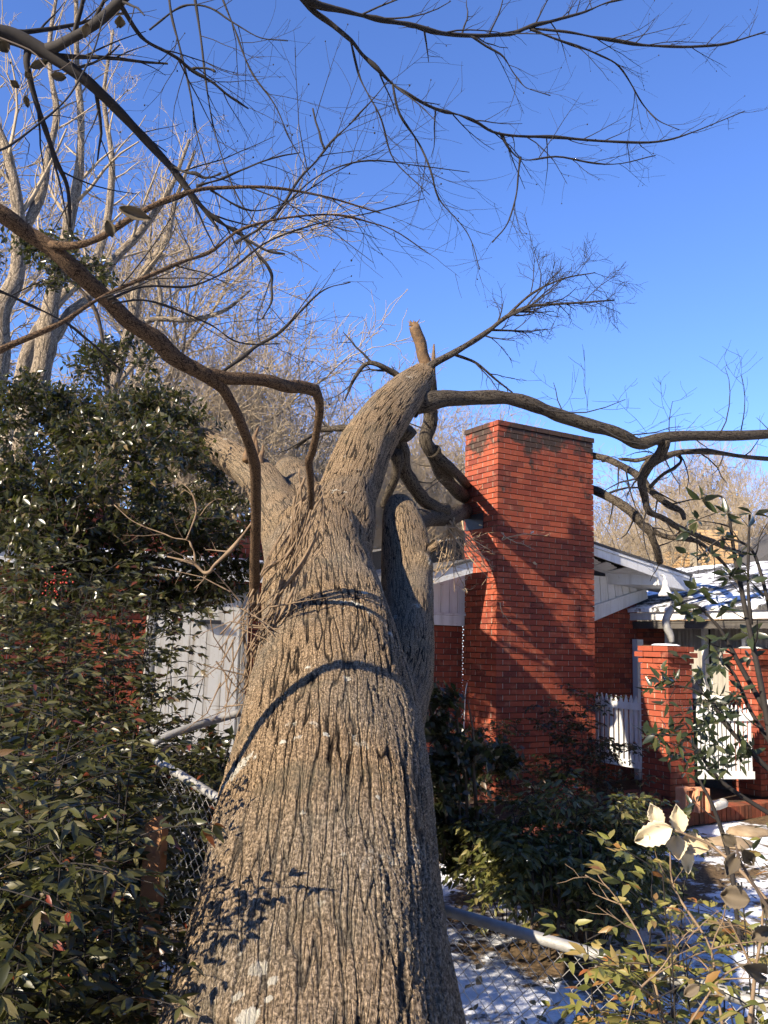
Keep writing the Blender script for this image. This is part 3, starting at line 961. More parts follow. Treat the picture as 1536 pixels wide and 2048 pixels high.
def grow_twigs(P, R, g, lens, spacing, levels, ang=(35, 60), rmin=0.0012, up=0.0, n=6, start=0.15, droop=0.0, out=None, curl=0.18, ratio=0.6, tips=None):
    """side twigs along polyline P (k,3) with radii R; recursive; appends (pts(n,3), rad(n))"""
    if out is None: out = []
    seg = np.linalg.norm(np.diff(P, axis=0), axis=1)
    s = np.concatenate([[0], np.cumsum(seg)])
    L = s[-1]
    x = L * start + g.uniform(0, spacing)
    side = g.uniform(0, 2 * np.pi)
    while x < L:
        i = min(np.searchsorted(s, x) - 1, len(P) - 2)
        i = max(i, 0)
        t = (x - s[i]) / max(seg[i], 1e-9)
        p = P[i] * (1 - t) + P[i + 1] * t
        d = unit(P[i + 1] - P[i])
        r = R[i] * (1 - t) + R[i + 1] * t
        a = math.radians(g.uniform(*ang))
        q = perp(d, g)
        nd = unit(d * math.cos(a) + q * math.sin(a) + np.array([0, 0, up]))
        ll = lens * g.uniform(0.45, 1.15) * (1 - 0.45 * x / L)
        rr = max(min(r * ratio, 0.012 * ll / 0.35), rmin)
        pts = [p]
        cd = nd
        bend = perp(nd, g) * curl
        for k in range(n - 1):
            cd = unit(cd + bend * g.uniform(0.3, 1.2) / (n - 1) * 2 + g.normal(size=3) * curl * 0.5 + np.array([0, 0, up * 0.3 - droop]))
            pts.append(pts[-1] + cd * ll / (n - 1))
        pts = np.array(pts)
        rad = np.linspace(rr, max(rr * 0.35, rmin * 0.7), n)
        out.append((pts, rad))
        if tips is not None and levels <= 1: tips.append((pts[-1], cd, rad[-1]))
        if levels > 1:
            grow_twigs(pts, rad, g, lens * 0.5, spacing * 0.62, levels - 1, ang, rmin, up, n, 0.2, droop, out, curl, ratio, tips)
        x += spacing * g.uniform(0.6, 1.5)
    return out


def twig_mesh(name, tw, sides=4):
    Vs, Fs, Bs, off = [], [], [], 0
    for n in sorted({len(t[0]) for t in tw}):
        V, F, bk = tubes(np.array([t[0] for t in tw if len(t[0]) == n]), np.array([t[1] for t in tw if len(t[0]) == n]), sides)
        Vs.append(V); Fs.append(F + off); Bs.append(bk); off += len(V)
    me = mesh_np(name, np.concatenate(Vs), np.concatenate(Fs))
    add_attr(me, 'bark', np.concatenate(Bs))
    return me


def pxs(lst):
    """[(px,py,Y,rpx)...] -> world points and radii"""
    P = np.array([at(a[0], a[1], a[2]) for a in lst])
    R = np.array([a[3] * ((p - CAM) @ Fv) / FPX for a, p in zip(lst, P)])
    return P, R


# ------------------------------------------------------------------ the fallen tree
tree = empty('fallen_tree', (-0.2, -0.6, 0))
tag(tree, 'huge leaning bare tree trunk fallen from the foreground onto the brick house', 'tree')

STEMS = [
    # trunk
    [(575, 3600, 1.02, 600), (608, 2600, 1.72, 400), (632, 2048, 2.40, 294), (645, 1800, 2.84, 242), (654, 1600, 3.35, 207), (659, 1400, 4.08, 165), (653, 1250, 4.87, 128), (640, 1160, 5.5, 113), (640, 1090, 6.1, 98)],
    # central limb
    [(650, 1130, 5.75, 92), (675, 1060, 6.4, 76), (692, 1000, 6.95, 60), (712, 940, 7.3, 57), (738, 880, 7.6, 53), (778, 825, 7.95, 47), (818, 780, 8.25, 38), (850, 748, 8.45, 26)],
    # left fork
    [(620, 1140, 5.6, 85), (588, 1080, 6.2, 64), (555, 1020, 6.7, 48), (522, 962, 7.1, 39), (478, 925, 7.45, 34), (420, 890, 7.9, 29), (360, 868, 8.4, 24), (300, 858, 9.0, 18)],
    # middle stub behind
    [(625, 1060, 6.4, 60), (605, 1000, 7.2, 46), (588, 955, 8.2, 38), (575, 940, 9.4, 26)],
    # right stem
    [(775, 1440, 4.5, 75), (806, 1350, 5.0, 62), (816, 1260, 5.6, 52), (815, 1160, 6.35, 51), (810, 1085, 6.9, 47), (802, 1035, 7.4, 38), (798, 1010, 8.0, 25)],
]
BURLS = [(846, 1368, 4.95, 24), (842, 1135, 6.3, 26), (868, 1090, 6.6, 12)]


def build_trunk():
    V, F, off = [], [], 0
    skel = []
    for st in STEMS:
        P, R = pxs(st)
        C = catmull(np.hstack([P, R[:, None]]), 8)
        P, R = C[:, :3], C[:, 3]
        P2 = np.vstack([P[:1], P, P[-1:]]); R2 = np.concatenate([[0.002], R, [0.002]])
        P2[0] -= (P[1] - P[0]) * 0.05; P2[-1] += (P[-1] - P[-2]) * 0.05
        v, f, _ = tubes(P2[None], R2[None], 40)
        th_ = np.linspace(0, 2 * np.pi, 40, endpoint=False)[None, :]
        sa = np.concatenate([[0], np.cumsum(np.linalg.norm(np.diff(P2, axis=0), axis=1))])[:, None]
        ff = 1 + 0.022 * np.sin(3 * th_ + 2.1 * sa) + 0.02 * np.sin(5 * th_ - 3.3 * sa + 1) + 0.02 * np.sin(2 * th_ + 1.3 * sa + 2) + 0.012 * np.sin(7 * th_ + 6.1 * sa)
        vr = v.reshape(len(P2), 40, 3)
        v = (P2[:, None] + (vr - P2[:, None]) * ff[:, :, None]).reshape(-1, 3)
        # close the ends
        n = len(P2)
        V.append(v); F.append(f + off)
        capA = np.arange(40)[::-1] + off; capB = np.arange(40) + off + (n - 1) * 40
        F.append(np.array([[capA[0], capA[i], capA[i + 1], capA[i + 1]] for i in range(1, 39)]))
        F.append(np.array([[capB[0], capB[i], capB[i + 1], capB[i + 1]] for i in range(1, 39)]))
        off += len(v)
        skel.append((P, R))
    faces = [list(dict.fromkeys(q)) for q in np.concatenate(F).tolist()]
    V = np.concatenate(V)
    # burls: little spheres
    extra_v, extra_f = [], []
    for px, py, Y, r in BURLS:
        c = at(px, py, Y); rr = r * Y / FPX
        base = len(V) + len(extra_v)
        nu, nv = 14, 8
        for j in range(nv + 1):
            for i in range(nu):
                a, b = 2 * np.pi * i / nu, np.pi * j / nv
                s = max(math.sin(b), 0.02)
                extra_v.append(c + rr * np.array([math.cos(a) * s, math.sin(a) * s, math.cos(b) * 1.3]))
        for j in range(nv):
            for i in range(nu):
                extra_f.append([base + j * nu + i, base + (j + 1) * nu + i, base + (j + 1) * nu + (i + 1) % nu, base + j * nu + (i + 1) % nu])
    V = np.vstack([V, np.array(extra_v)])
    me = bpy.data.meshes.new('trunk_raw')
    me.from_pydata(V.tolist(), [], faces + extra_f)
    me.update()
    o = bpy.data.objects.new('trunk_raw', me); COL.objects.link(o)
    m = o.modifiers.new('r', 'REMESH'); m.mode = 'VOXEL'; m.voxel_size = 0.0185
    m2 = o.modifiers.new('s', 'SMOOTH'); m2.factor = 0.5; m2.iterations = 14
    dg = bpy.context.evaluated_depsgraph_get()
    ev = o.evaluated_get(dg)
    me2 = bpy.data.meshes.new_from_object(ev)
    me2.name = 'trunk'
    bpy.data.objects.remove(o); bpy.data.meshes.remove(me)
    n = len(me2.vertices)
    co = np.zeros(n * 3, np.float32); me2.vertices.foreach_get('co', co); co = co.reshape(-1, 3)
    # bark coordinates from the nearest stem
    best = np.full(n, 1e9); bark = np.zeros((n, 3)); amp = np.ones(n)
    for si, (P, R) in enumerate(skel):
        P = P.astype(np.float32); R = R.astype(np.float32)
        A, B = P[:-1], P[1:]
        D = B - A; L = np.linalg.norm(D, axis=1)
        T = D / L[:, None]
        kf = (0.40 / R) ** 0.62
        s = np.concatenate([[0], np.cumsum(L * (kf[:-1] + kf[1:]) / 2)])
        mt = unit(P[-1] - P[0]); ax = np.cross(mt, [1, 0, 0]); ax = unit(ax)
        for c0 in range(0, n, 6000):
            q = co[c0:c0 + 6000]
            t = np.clip(((q[:, None, :] - A) * T).sum(2) / L, 0, 1)
            cl = A + D * t[..., None]
            rr = R[:-1] * (1 - t) + R[1:] * t
            dist = np.linalg.norm(q[:, None, :] - cl, axis=2)
            i = np.argmin(dist, axis=1); j = np.arange(len(q))
            dn = dist[j, i] - rr[j, i]
            up_ = dn < best[c0:c0 + 6000]
            w_ = q - cl[j, i]; w_ /= np.linalg.norm(w_, axis=1, keepdims=True) + 1e-9
            e1 = ax - T[i] * (T[i] @ ax)[:, None]; e1 /= np.linalg.norm(e1, axis=1, keepdims=True) + 1e-9
            e2 = np.cross(T[i], e1)
            rk = rr[j, i] * (0.40 / rr[j, i]) ** 0.62
            bc = np.stack([(w_ * e1).sum(1) * rk, (w_ * e2).sum(1) * rk, s[i] + (s[i + 1] - s[i]) * t[j, i] + si * 7.3], 1)
            sl_ = slice(c0, c0 + 6000)
            best[sl_] = np.where(up_, dn, best[sl_])
            bark[sl_] = np.where(up_[:, None], bc, bark[sl_])
            amp[sl_] = np.where(up_, (rr[j, i] / 0.40) ** 0.75, amp[sl_])
    # split every quad in four so the bark relief has enough vertices
    nq = len(me2.polygons); ne = len(me2.edges)
    fq = np.zeros(nq * 4, np.int32); me2.loops.foreach_get('vertex_index', fq); fq = fq.reshape(-1, 4)
    le = np.zeros(nq * 4, np.int32); me2.loops.foreach_get('edge_index', le); le = le.reshape(-1, 4)
    eg = np.zeros(ne * 2, np.int32); me2.edges.foreach_get('vertices', eg); eg = eg.reshape(-1, 2)
    grow = lambda A: np.concatenate([A, A[eg].mean(axis=1), A[fq].mean(axis=1)])
    V2, B2, A2 = grow(co), grow(bark), grow(amp)
    e0 = le + n; fc = np.arange(nq) + n + ne
    F2 = np.concatenate([np.stack([fq[:, i], e0[:, i], fc, e0[:, i - 1]], 1) for i in range(4)])
    bpy.data.meshes.remove(me2)
    # crusty lichen colonies
    dv = V2 - CAM
    zf_ = dv @ Fv
    X2, Y2 = 768 + FPX * (dv @ Rv) / zf_, 1024 - FPX * (dv @ Uv) / zf_
    lich = np.zeros(len(V2))
    for lx, ly, lr in ((515, 1932, 24), (498, 2032, 30), (545, 1962, 14), (470, 1990, 15), (640, 1800, 9), (690, 1705, 8), (600, 1620, 7), (760, 1590, 8), (560, 1480, 8), (655, 1465, 9), (840, 1690, 10), (700, 1350, 10), (735, 1180, 9), (610, 1330, 7), (535, 2000, 12), (820, 1900, 9), (770, 1760, 7), (480, 1900, 8)):
        m_ = (np.abs(X2 - lx) < 6) & (np.abs(Y2 - ly) < 6) & (zf_ > 0.5)
        if not m_.any(): continue
        idx = np.where(m_)[0]
        c0_ = V2[idx[np.argmin(zf_[idx])]]
        dd_ = np.linalg.norm(V2 - c0_, axis=1) / (lr * ((c0_ - CAM) @ Fv) / FPX)
        lich = np.maximum(lich, np.clip(1.35 - dd_, 0, 1))
    me3 = mesh_np('trunk', V2, F2)
    add_attr(me3, 'lichen', lich)
    add_attr(me3, 'bark', B2)
    add_attr(me3, 'amp', A2)
    return link('trunk', me3, tree, MT['oak'])


build_trunk()

LIMBS = [
    # long right limb over the chimney
    [(828, 808, 8.2, 30), (862, 802, 8.25, 19), (920, 796, 8.35, 15), (1000, 794, 8.5, 14), (1060, 806, 8.6, 13.5), (1120, 828, 8.75, 13.5), (1190, 852, 8.9, 13), (1240, 868, 9.0, 12), (1278, 886, 9.1, 12.5), (1330, 874, 9.2, 11), (1440, 871, 9.5, 10), (1570, 868, 9.9, 9)],
    # stem that ends in the broken stub, passing behind the central limb
    [(935, 1000, 10.8, 13), (895, 960, 9.8, 14), (862, 905, 9.1, 15), (856, 850, 9.0, 15), (862, 790, 8.9, 14), (858, 745, 8.8, 13)],
    [(862, 905, 9.1, 14), (885, 925, 9.2, 11), (910, 945, 9.6, 9), (940, 975, 10.9, 8)],
    # dark limb running down to the roof
    [(815, 850, 8.2, 24), (802, 895, 8.3, 17), (812, 940, 8.5, 16), (835, 985, 8.8, 14), (862, 1012, 9.1, 13), (890, 1022, 9.3, 13)],
    # limb lying on the roof
    [(825, 1050, 8.6, 26), (860, 1035, 9.0, 20), (900, 1028, 9.7, 18), (938, 1026, 10.9, 15)],
    [(795, 905, 8.2, 14), (790, 950, 8.4, 9), (778, 985, 8.6, 9), (768, 1010, 8.8, 9)],
    # thin branch rising right
    [(845, 752, 8.5, 11), (868, 728, 8.5, 8), (920, 700, 8.6, 6.5), (970, 668, 8.7, 5.5), (1010, 636, 8.8, 4.5), (1060, 612, 8.9, 3.6), (1120, 606, 9.0, 2.6), (1230, 602, 9.2, 1.5)],
    [(905, 708, 8.6, 3.5), (950, 725, 8.7, 2.8), (985, 755, 8.8, 2.2), (1025, 785, 8.9, 1.5)],
    [(1010, 636, 8.8, 3), (1060, 590, 8.9, 2.4), (1120, 560, 9.0, 1.8), (1190, 545, 9.1, 1.2)],
    # left small limbs off the central limb
    [(850, 760, 8.4, 10), (815, 762, 8.3, 7), (790, 748, 8.3, 6), (755, 728, 8.2, 5.5), (728, 730, 8.2, 4.5), (700, 770, 8.1, 3), (690, 800, 8.1, 2)],
    [(720, 860, 7.6, 9), (690, 856, 7.7, 7), (650, 860, 7.8, 6), (625, 870, 7.9, 5), (590, 895, 8.0, 4)],
    # twisted right crown behind the chimney
    [(1335, 876, 9.2, 10), (1322, 905, 9.3, 10), (1300, 930, 9.4, 10), (1283, 955, 9.5, 9), (1290, 990, 9.6, 7), (1302, 1025, 9.7, 6.5), (1340, 1045, 9.9, 6), (1390, 1072, 10.1, 6), (1440, 1092, 10.3, 5), (1490, 1108, 10.6, 3.5)],
    [(1300, 930, 9.4, 7), (1345, 908, 9.5, 6), (1415, 902, 9.6, 5.5), (1480, 912, 9.8, 4.5), (1560, 920, 10, 4)],
    [(1330, 905, 9.4, 5), (1300, 915, 9.4, 5), (1270, 922, 9.5, 4), (1238, 918, 9.5, 3)],
    [(1150, 900, 11.2, 7), (1190, 914, 11.0, 7), (1225, 924, 10.8, 7), (1265, 945, 10.4, 7), (1285, 960, 10.0, 8), (1310, 990, 9.9, 7), (1345, 1012, 9.9, 6), (1366, 1025, 9.9, 5), (1368, 1040, 9.9, 4)],
    [(1150, 965, 11.5, 10), (1185, 980, 11.3, 9.5), (1230, 1003, 11.0, 9), (1262, 1022, 10.8, 8.5), (1288, 1048, 10.7, 8), (1305, 1080, 10.7, 7.5), (1325, 1125, 10.9, 7)],
    [(1290, 1050, 10.7, 6), (1330, 1072, 10.6, 5.5), (1380, 1078, 10.5, 5), (1410, 1092, 10.5, 4), (1450, 1130, 10.5, 3), (1480, 1170, 10.5, 2)],
    [(1300, 975, 9.6, 3.5), (1325, 950, 9.6, 3.5), (1350, 935, 9.6, 3), (1362, 922, 9.6, 3), (1352, 908, 9.6, 3)],
]
tw = []
tg = np.random.default_rng(21)
for i, st in enumerate(LIMBS):
    P, R = pxs(st)
    big = st[0][3] >= 9
    tube_obj('limb' if big else 'branch', P, R, tree, MT['limb'], 12 if big else 8, 6, 0.22, i)
    C = catmull(np.hstack([P, R[:, None]]), 5)
    # twigs: sprays on thin branches, sparse on the heavy ones
    if i in (6, 8):
        grow_twigs(C[:, :3], C[:, 3], tg, 0.85, 0.11, 3, (25, 55), 0.0022, 0.03, 5, 0.3, 0, tw, 0.2)
    elif i in (7, 9, 10):
        grow_twigs(C[:, :3], C[:, 3], tg, 0.6, 0.16, 2, (30, 60), 0.0022, 0.0, 5, 0.15, 0.02, tw, 0.25)
    elif i == 0:
        grow_twigs(C[14:, :3], C[14:, 3], tg, 1.5, 0.36, 3, (40, 80), 0.0024, 0.22, 6, 0.05, 0, tw, 0.25, 0.16)
    elif i >= 11:
        grow_twigs(C[:, :3], C[:, 3], tg, 0.8, 0.26, 3, (35, 70), 0.0022, 0.0, 5, 0.15, 0.03, tw, 0.3, 0.35)
    elif i in (1, 2, 3):
        grow_twigs(C[:, :3], C[:, 3], tg, 0.6, 0.3, 2, (40, 80), 0.0022, 0.0, 5, 0.3, 0.0, tw, 0.3, 0.2)
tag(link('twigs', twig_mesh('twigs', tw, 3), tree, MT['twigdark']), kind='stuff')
# snapped stub with raw yellow wood
bP, bR = pxs([(858, 748, 8.8, 13), (848, 715, 8.75, 12.5), (838, 680, 8.7, 12), (827, 652, 8.65, 11)])
tube_obj('broken_stub', bP, bR, tree, MT['wood'], 9, 5, 0.06, 4)
jag = []
for k in range(7):
    c = at(820 + k * 2.4, 652, 8.65)
    jag.append((np.array([c, c + [0, 0, 0.04], c + [0.01 * (k - 3), 0, 0.05 + 0.03 * math.sin(k * 2.3)]]), np.array([0.015, 0.01, 0.001])))
link('splinters', twig_mesh('splinters', jag, 4), tree, MT['wood'])
spk = pxs([(866, 745, 8.7, 5), (867, 715, 8.7, 4), (868, 688, 8.7, 1.5)])
tube_obj('splinter', spk[0], spk[1], tree, MT['wood'], 6, 4)
# torn orange wood on the left fork
for k, (x, y) in enumerate(((500, 905), (512, 912), (490, 910), (522, 918), (506, 890))):
    c = at(x, y, 7.05)
    tube_obj('splinter', [c + [0, 0, -0.06], c + [0.01, 0, 0.03], c + [0.03 * (k - 2) * 0.5, 0, 0.13 + 0.04 * (k % 3)]], [0.03, 0.024, 0.004], tree, MT['wood'], 6, 3, 0.3, k)

# ------------------------------------------------------------------ dogwood above the camera
dog = empty('dogwood_tree', at(-160, 1300, 2.4) * [1, 1, 0])
tag(dog, 'bent bare dogwood reaching in from the left edge over the fallen trunk', 'tree')
DOG = [
    [(-420, 2100, 2.3, 40), (-380, 1500, 2.3, 36), (-300, 800, 2.3, 32), (-180, 450, 2.3, 28), (-60, 398, 2.3, 24), (0, 428, 2.35, 22), (60, 468, 2.4, 21), (130, 522, 2.45, 21), (200, 585, 2.55, 21), (270, 650, 2.65, 20), (340, 705, 2.75, 20), (412, 752, 2.85, 19)],
    [(405, 748, 2.84, 18), (450, 754, 2.9, 16), (520, 762, 3.0, 15), (580, 774, 3.1, 15.5), (634, 782, 3.2, 17)],
    [(630, 780, 3.2, 13), (637, 800, 3.25, 12), (636, 845, 3.35, 10), (625, 900, 3.5, 10), (618, 925, 3.6, 10), (621, 965, 3.75, 8), (623, 1015, 3.9, 6)],
    [(412, 752, 2.85, 17), (450, 788, 2.95, 14), (484, 848, 3.15, 13), (505, 910, 3.35, 13), (512, 960, 3.5, 13), (513, 1050, 3.8, 12.5), (509, 1120, 4.0, 12.5), (508, 1190, 4.2, 12), (516, 1235, 4.35, 11)],
    [(100, 492, 2.42, 12), (160, 490, 2.4, 9), (210, 470, 2.4, 8.5), (260, 438, 2.4, 8), (320, 405, 2.4, 7), (370, 388, 2.4, 6), (430, 376, 2.45, 5), (540, 376, 2.5, 4), (640, 392, 2.6, 3), (760, 425, 2.7, 2)],
    # upper limb, its shade put into the near-black colour
    [(-250, 300, 2.6, 30), (-120, 60, 2.7, 25), (0, 65, 2.8, 20), (80, 98, 2.85, 18), (170, 160, 2.9, 15), (240, 228, 3.0, 13), (300, 290, 3.1, 11), (350, 345, 3.15, 9), (392, 398, 3.2, 6), (435, 455, 3.25, 3)],
    [(85, 102, 2.86, 14), (130, 85, 2.8, 13), (185, 50, 2.75, 13), (235, 5, 2.7, 13), (275, -40, 2.65, 12)],
    [(57, 95, 2.85, 10), (55, 135, 2.85, 8), (70, 195, 2.9, 7), (90, 255, 2.95, 7), (112, 320, 3.0, 6), (135, 375, 3.05, 5), (140, 455, 3.1, 4)],
    [(338, 330, 3.13, 5), (385, 350, 3.1, 4.5), (412, 355, 3.1, 4), (440, 345, 3.1, 3)],
    [(350, 345, 3.15, 7), (395, 405, 3.2, 6), (440, 445, 3.25, 5.5), (485, 476, 3.3, 5), (520, 518, 3.3, 4), (543, 545, 3.3, 3.5), (543, 590, 3.3, 3), (525, 640, 3.3, 2)],
    [(485, 476, 3.3, 4), (530, 500, 3.3, 3.5), (568, 510, 3.3, 3)],
    [(240, 5, 2.7, 6), (285, 75, 2.8, 5), (340, 108, 2.85, 4.5), (375, 135, 2.9, 4), (440, 182, 2.95, 3), (500, 216, 3.0, 2)],
    [(375, 135, 2.9, 3.5), (410, 138, 2.9, 3), (432, 145, 2.9, 3)],
    # top right sprays
    [(560, -60, 3.2, 8), (620, 2, 3.3, 7.5), (700, 22, 3.4, 7), (780, 42, 3.5, 6.5), (850, 58, 3.6, 6), (920, 70, 3.7, 5.5), (1000, 68, 3.8, 5), (1060, 58, 3.85, 4.5), (1120, 40, 3.9, 3.5), (1190, 18, 4.0, 2.5), (1260, -5, 4.0, 2)],
    [(1060, 58, 3.85, 4), (1150, 65, 3.9, 3.6), (1250, 86, 4.0, 3.2), (1350, 91, 4.1, 3), (1440, 90, 4.2, 2.4), (1530, 62, 4.3, 1.5)],
    [(1060, 58, 3.85, 3.2), (1130, 84, 3.9, 3), (1195, 108, 4.0, 2.6), (1245, 142, 4.1, 2.2), (1285, 205, 4.2, 2), (1315, 240, 4.2, 1.6), (1360, 258, 4.2, 1.2)],
    [(540, -60, 3.2, 8), (600, -5, 3.3, 7), (650, 40, 3.4, 6.5), (700, 80, 3.45, 6), (740, 120, 3.5, 5.5), (780, 162, 3.55, 5.5), (830, 200, 3.6, 5), (890, 225, 3.7, 4.5), (945, 240, 3.75, 4.2), (1000, 266, 3.8, 4), (1080, 273, 3.9, 3.4), (1180, 279, 4.0, 3), (1300, 286, 4.1, 2.6), (1390, 265, 4.2, 2), (1490, 222, 4.3, 1.3)],
    [(995, 264, 3.8, 3.2), (1040, 316, 3.85, 2.8), (1110, 312, 3.9, 2.4), (1210, 330, 4.0, 2), (1310, 312, 4.1, 1.3)],
    [(1040, 316, 3.85, 2.6), (1034, 376, 3.9, 2.2), (1018, 440, 3.9, 1.8), (985, 485, 3.9, 1.3)],
    [(940, 72, 3.7, 2.8), (1000, 108, 3.75, 2.4), (1030, 150, 3.8, 2), (1055, 175, 3.8, 1.6), (1100, 190, 3.8, 1.2)],
    [(785, 168, 3.55, 3.5), (800, 230, 3.6, 3), (840, 290, 3.7, 2.6), (865, 350, 3.7, 2.3), (880, 400, 3.75, 2), (935, 470, 3.8, 1.5), (960, 540, 3.8, 1.2)],
    # long whips
    [(335, -40, 3.0, 3.2), (350, 60, 3.0, 2.8), (375, 160, 3.0, 2.4), (392, 250, 3.0, 2), (415, 340, 3.0, 1.6), (440, 420, 3.0, 1.2)],
    [(385, -40, 3.0, 3.2), (402, 80, 3.0, 2.8), (415, 190, 3.0, 2.4), (440, 300, 3.0, 2), (480, 400, 3.0, 1.6), (530, 480, 3.0, 1.2)],
    [(430, -40, 3.0, 3), (470, 60, 3.0, 2.6), (500, 140, 3.0, 2.2), (550, 210, 3.0, 1.8), (580, 280, 3.0, 1.4), (620, 350, 3.0, 1)],
    [(300, 60, 3.0, 3), (350, 20, 3.0, 3), (400, 10, 3.0, 2.8), (460, 40, 3.0, 2.4), (520, 75, 3.0, 2), (575, 82, 3.0, 1.3)],
    # middle fan
    [(395, 372, 2.45, 3.5), (470, 345, 2.5, 3), (540, 320, 2.55, 2.4), (600, 305, 2.6, 1.8)],
    [(470, 490, 2.6, 4), (540, 440, 2.6, 3.6), (600, 360, 2.65, 3.3), (650, 298, 2.7, 3), (700, 245, 2.7, 2.6), (740, 205, 2.75, 2.2), (775, 165, 2.8, 1.6)],
    [(650, 298, 2.7, 2.8), (638, 265, 2.7, 2.4), (625, 218, 2.7, 2)],
    [(-80, 740, 1.9, 8), (0, 700, 1.95, 6.5), (110, 650, 2.0, 6), (210, 592, 2.1, 5.2), (330, 540, 2.2, 4.5), (420, 500, 2.3, 4), (500, 455, 2.35, 3.5), (580, 435, 2.4, 3), (680, 430, 2.5, 2.5), (770, 455, 2.6, 2), (860, 510, 2.7, 1.4)],
    [(215, 598, 2.1, 4), (300, 575, 2.2, 3.4), (380, 572, 2.3, 3), (460, 540, 2.4, 2.6), (540, 480, 2.5, 2.2), (640, 445, 2.6, 2), (760, 420, 2.7, 1.5), (850, 398, 2.8, 1.1)],
    [(225, 605, 2.1, 3.4), (290, 600, 2.2, 3), (350, 620, 2.3, 2.6), (420, 650, 2.4, 2.2), (480, 685, 2.5, 1.8), (560, 690, 2.6, 1.3)],
    [(440, 745, 2.9, 5), (500, 705, 2.95, 4.4), (560, 662, 3.0, 3.8), (600, 625, 3.0, 3.2), (640, 585, 3.0, 2.2), (700, 560, 3.0, 1.4)],
    [(-60, 320, 2.0, 4), (0, 300, 2.1, 3.5), (60, 262, 2.2, 3.2), (130, 200, 2.3, 2.8), (180, 120, 2.4, 2.2), (210, 20, 2.5, 1.8)],
    [(-60, 560, 2.3, 5), (40, 600, 2.5, 4), (120, 640, 2.7, 3.5), (180, 680, 2.9, 3), (240, 740, 3.0, 2)],
    [(420, 380, 2.45, 2.6), (500, 420, 2.5, 2.2), (580, 400, 2.6, 1.8), (680, 340, 2.7, 1.4), (770, 300, 2.8, 1)],
    [(560, 420, 2.6, 2.6), (640, 350, 2.65, 2.4), (740, 320, 2.7, 2), (830, 330, 2.8, 1.5), (940, 345, 2.9, 1)],
    [(700, 80, 3.45, 3), (720, 160, 3.5, 2.6), (760, 230, 3.5, 2.2), (790, 320, 3.6, 1.8), (860, 390, 3.6, 1.3)],
]
dtw, tips = [], []
dgn = np.random.default_rng(5)
for i, st in enumerate(DOG):
    P, R = pxs(st)
    R = R * (0.82 if i < 4 else 0.78)
    big = max(s_[3] for s_ in st) >= 9
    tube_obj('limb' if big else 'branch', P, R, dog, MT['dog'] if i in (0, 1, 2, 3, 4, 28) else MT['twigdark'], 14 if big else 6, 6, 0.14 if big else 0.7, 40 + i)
    C = catmull(np.hstack([P, R[:, None]]), 5)
    if i in (0, 1, 3): continue
    if i == 2: continue
    thick = st[0][3] >= 10
    grow_twigs(C[:, :3], C[:, 3], dgn, 0.42 if not thick else 0.55, 0.09 if not thick else 0.13, 2, (20, 55), 0.0007, 0.02, 6, 0.2, 0, dtw, 0.16, 0.5, tips)
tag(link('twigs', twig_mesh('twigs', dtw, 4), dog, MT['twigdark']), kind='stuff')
# round flower buds on the twig tips
bv, bf = [], []
base_s = [(math.cos(a) * math.sin(b), math.sin(a) * math.sin(b), math.cos(b)) for b in np.linspace(0.05, np.pi - 0.05, 5) for a in np.linspace(0, 2 * np.pi, 6, endpoint=False)]
bs_ = np.array(base_s)
bfc = np.array([[j * 6 + i, j * 6 + (i + 1) % 6, (j + 1) * 6 + (i + 1) % 6, (j + 1) * 6 + i] for j in range(4) for i in range(6)])
for k, (p, d, r) in enumerate(tips):
    if dgn.random() < 0.16:
        rr = dgn.uniform(0.002, 0.0036)
        bf.append(bfc + len(bv) * 30)
        bv.append(p + d * rr * 0.7 + bs_ * rr * [1, 1, 1.25])
me = mesh_np('flower_buds', np.concatenate(bv), np.concatenate(bf))
tag(link('flower_buds', me, dog, MT['twigdark']), kind='stuff')

# ------------------------------------------------------------------ leaves
def leaf_template(w=0.34, fold=0.07, droop=0.12, k=1.0):
    """unit-length leaf along +Y, normal +Z"""
    V = np.array([[0, 0, 0], [-w * .5, .28, fold], [0, .3, 0], [w * .5, .28, fold], [-w * .42, .62, fold * .7 - droop * .4], [0, .64, -droop * .45], [w * .42, .62, fold * .7 - droop * .4], [0, 1, -droop]])
    F = np.array([[0, 2, 1], [0, 3, 2], [1, 2, 5], [1, 5, 4], [2, 3, 6], [2, 6, 5], [4, 5, 7], [5, 6, 7]])
    return V, F


def leaf_frames(D, g, upbias=0.6):
    """D (N,3) leaf directions -> rotation matrices (N,3,3) columns x,y,z"""
    y = D / (np.linalg.norm(D, axis=1, keepdims=True) + 1e-9)
    n = g.normal(size=D.shape) * (1 - upbias) + np.array([0, 0, 1.0]) * upbias
    x = np.cross(y, n); x /= np.linalg.norm(x, axis=1, keepdims=True) + 1e-9
    z = np.cross(x, y)
    return np.stack([x, y, z], axis=2)


def leaves_mesh(name, pos, D, size, tmpl, g, upbias=0.6):
    V0, F0 = tmpl
    Rm = leaf_frames(D, g, upbias)
    V = np.einsum('nij,kj->nki', Rm, V0) * size[:, None, None] + pos[:, None, :]
    n, k, _ = V.shape
    F = (F0[None] + (np.arange(n) * k)[:, None, None]).reshape(-1, 3)
    me = mesh_np(name, V.reshape(-1, 3), F)
    add_attr(me, 'rnd', np.repeat(g.random(n), k))
    return me


LEAFMESH = {}


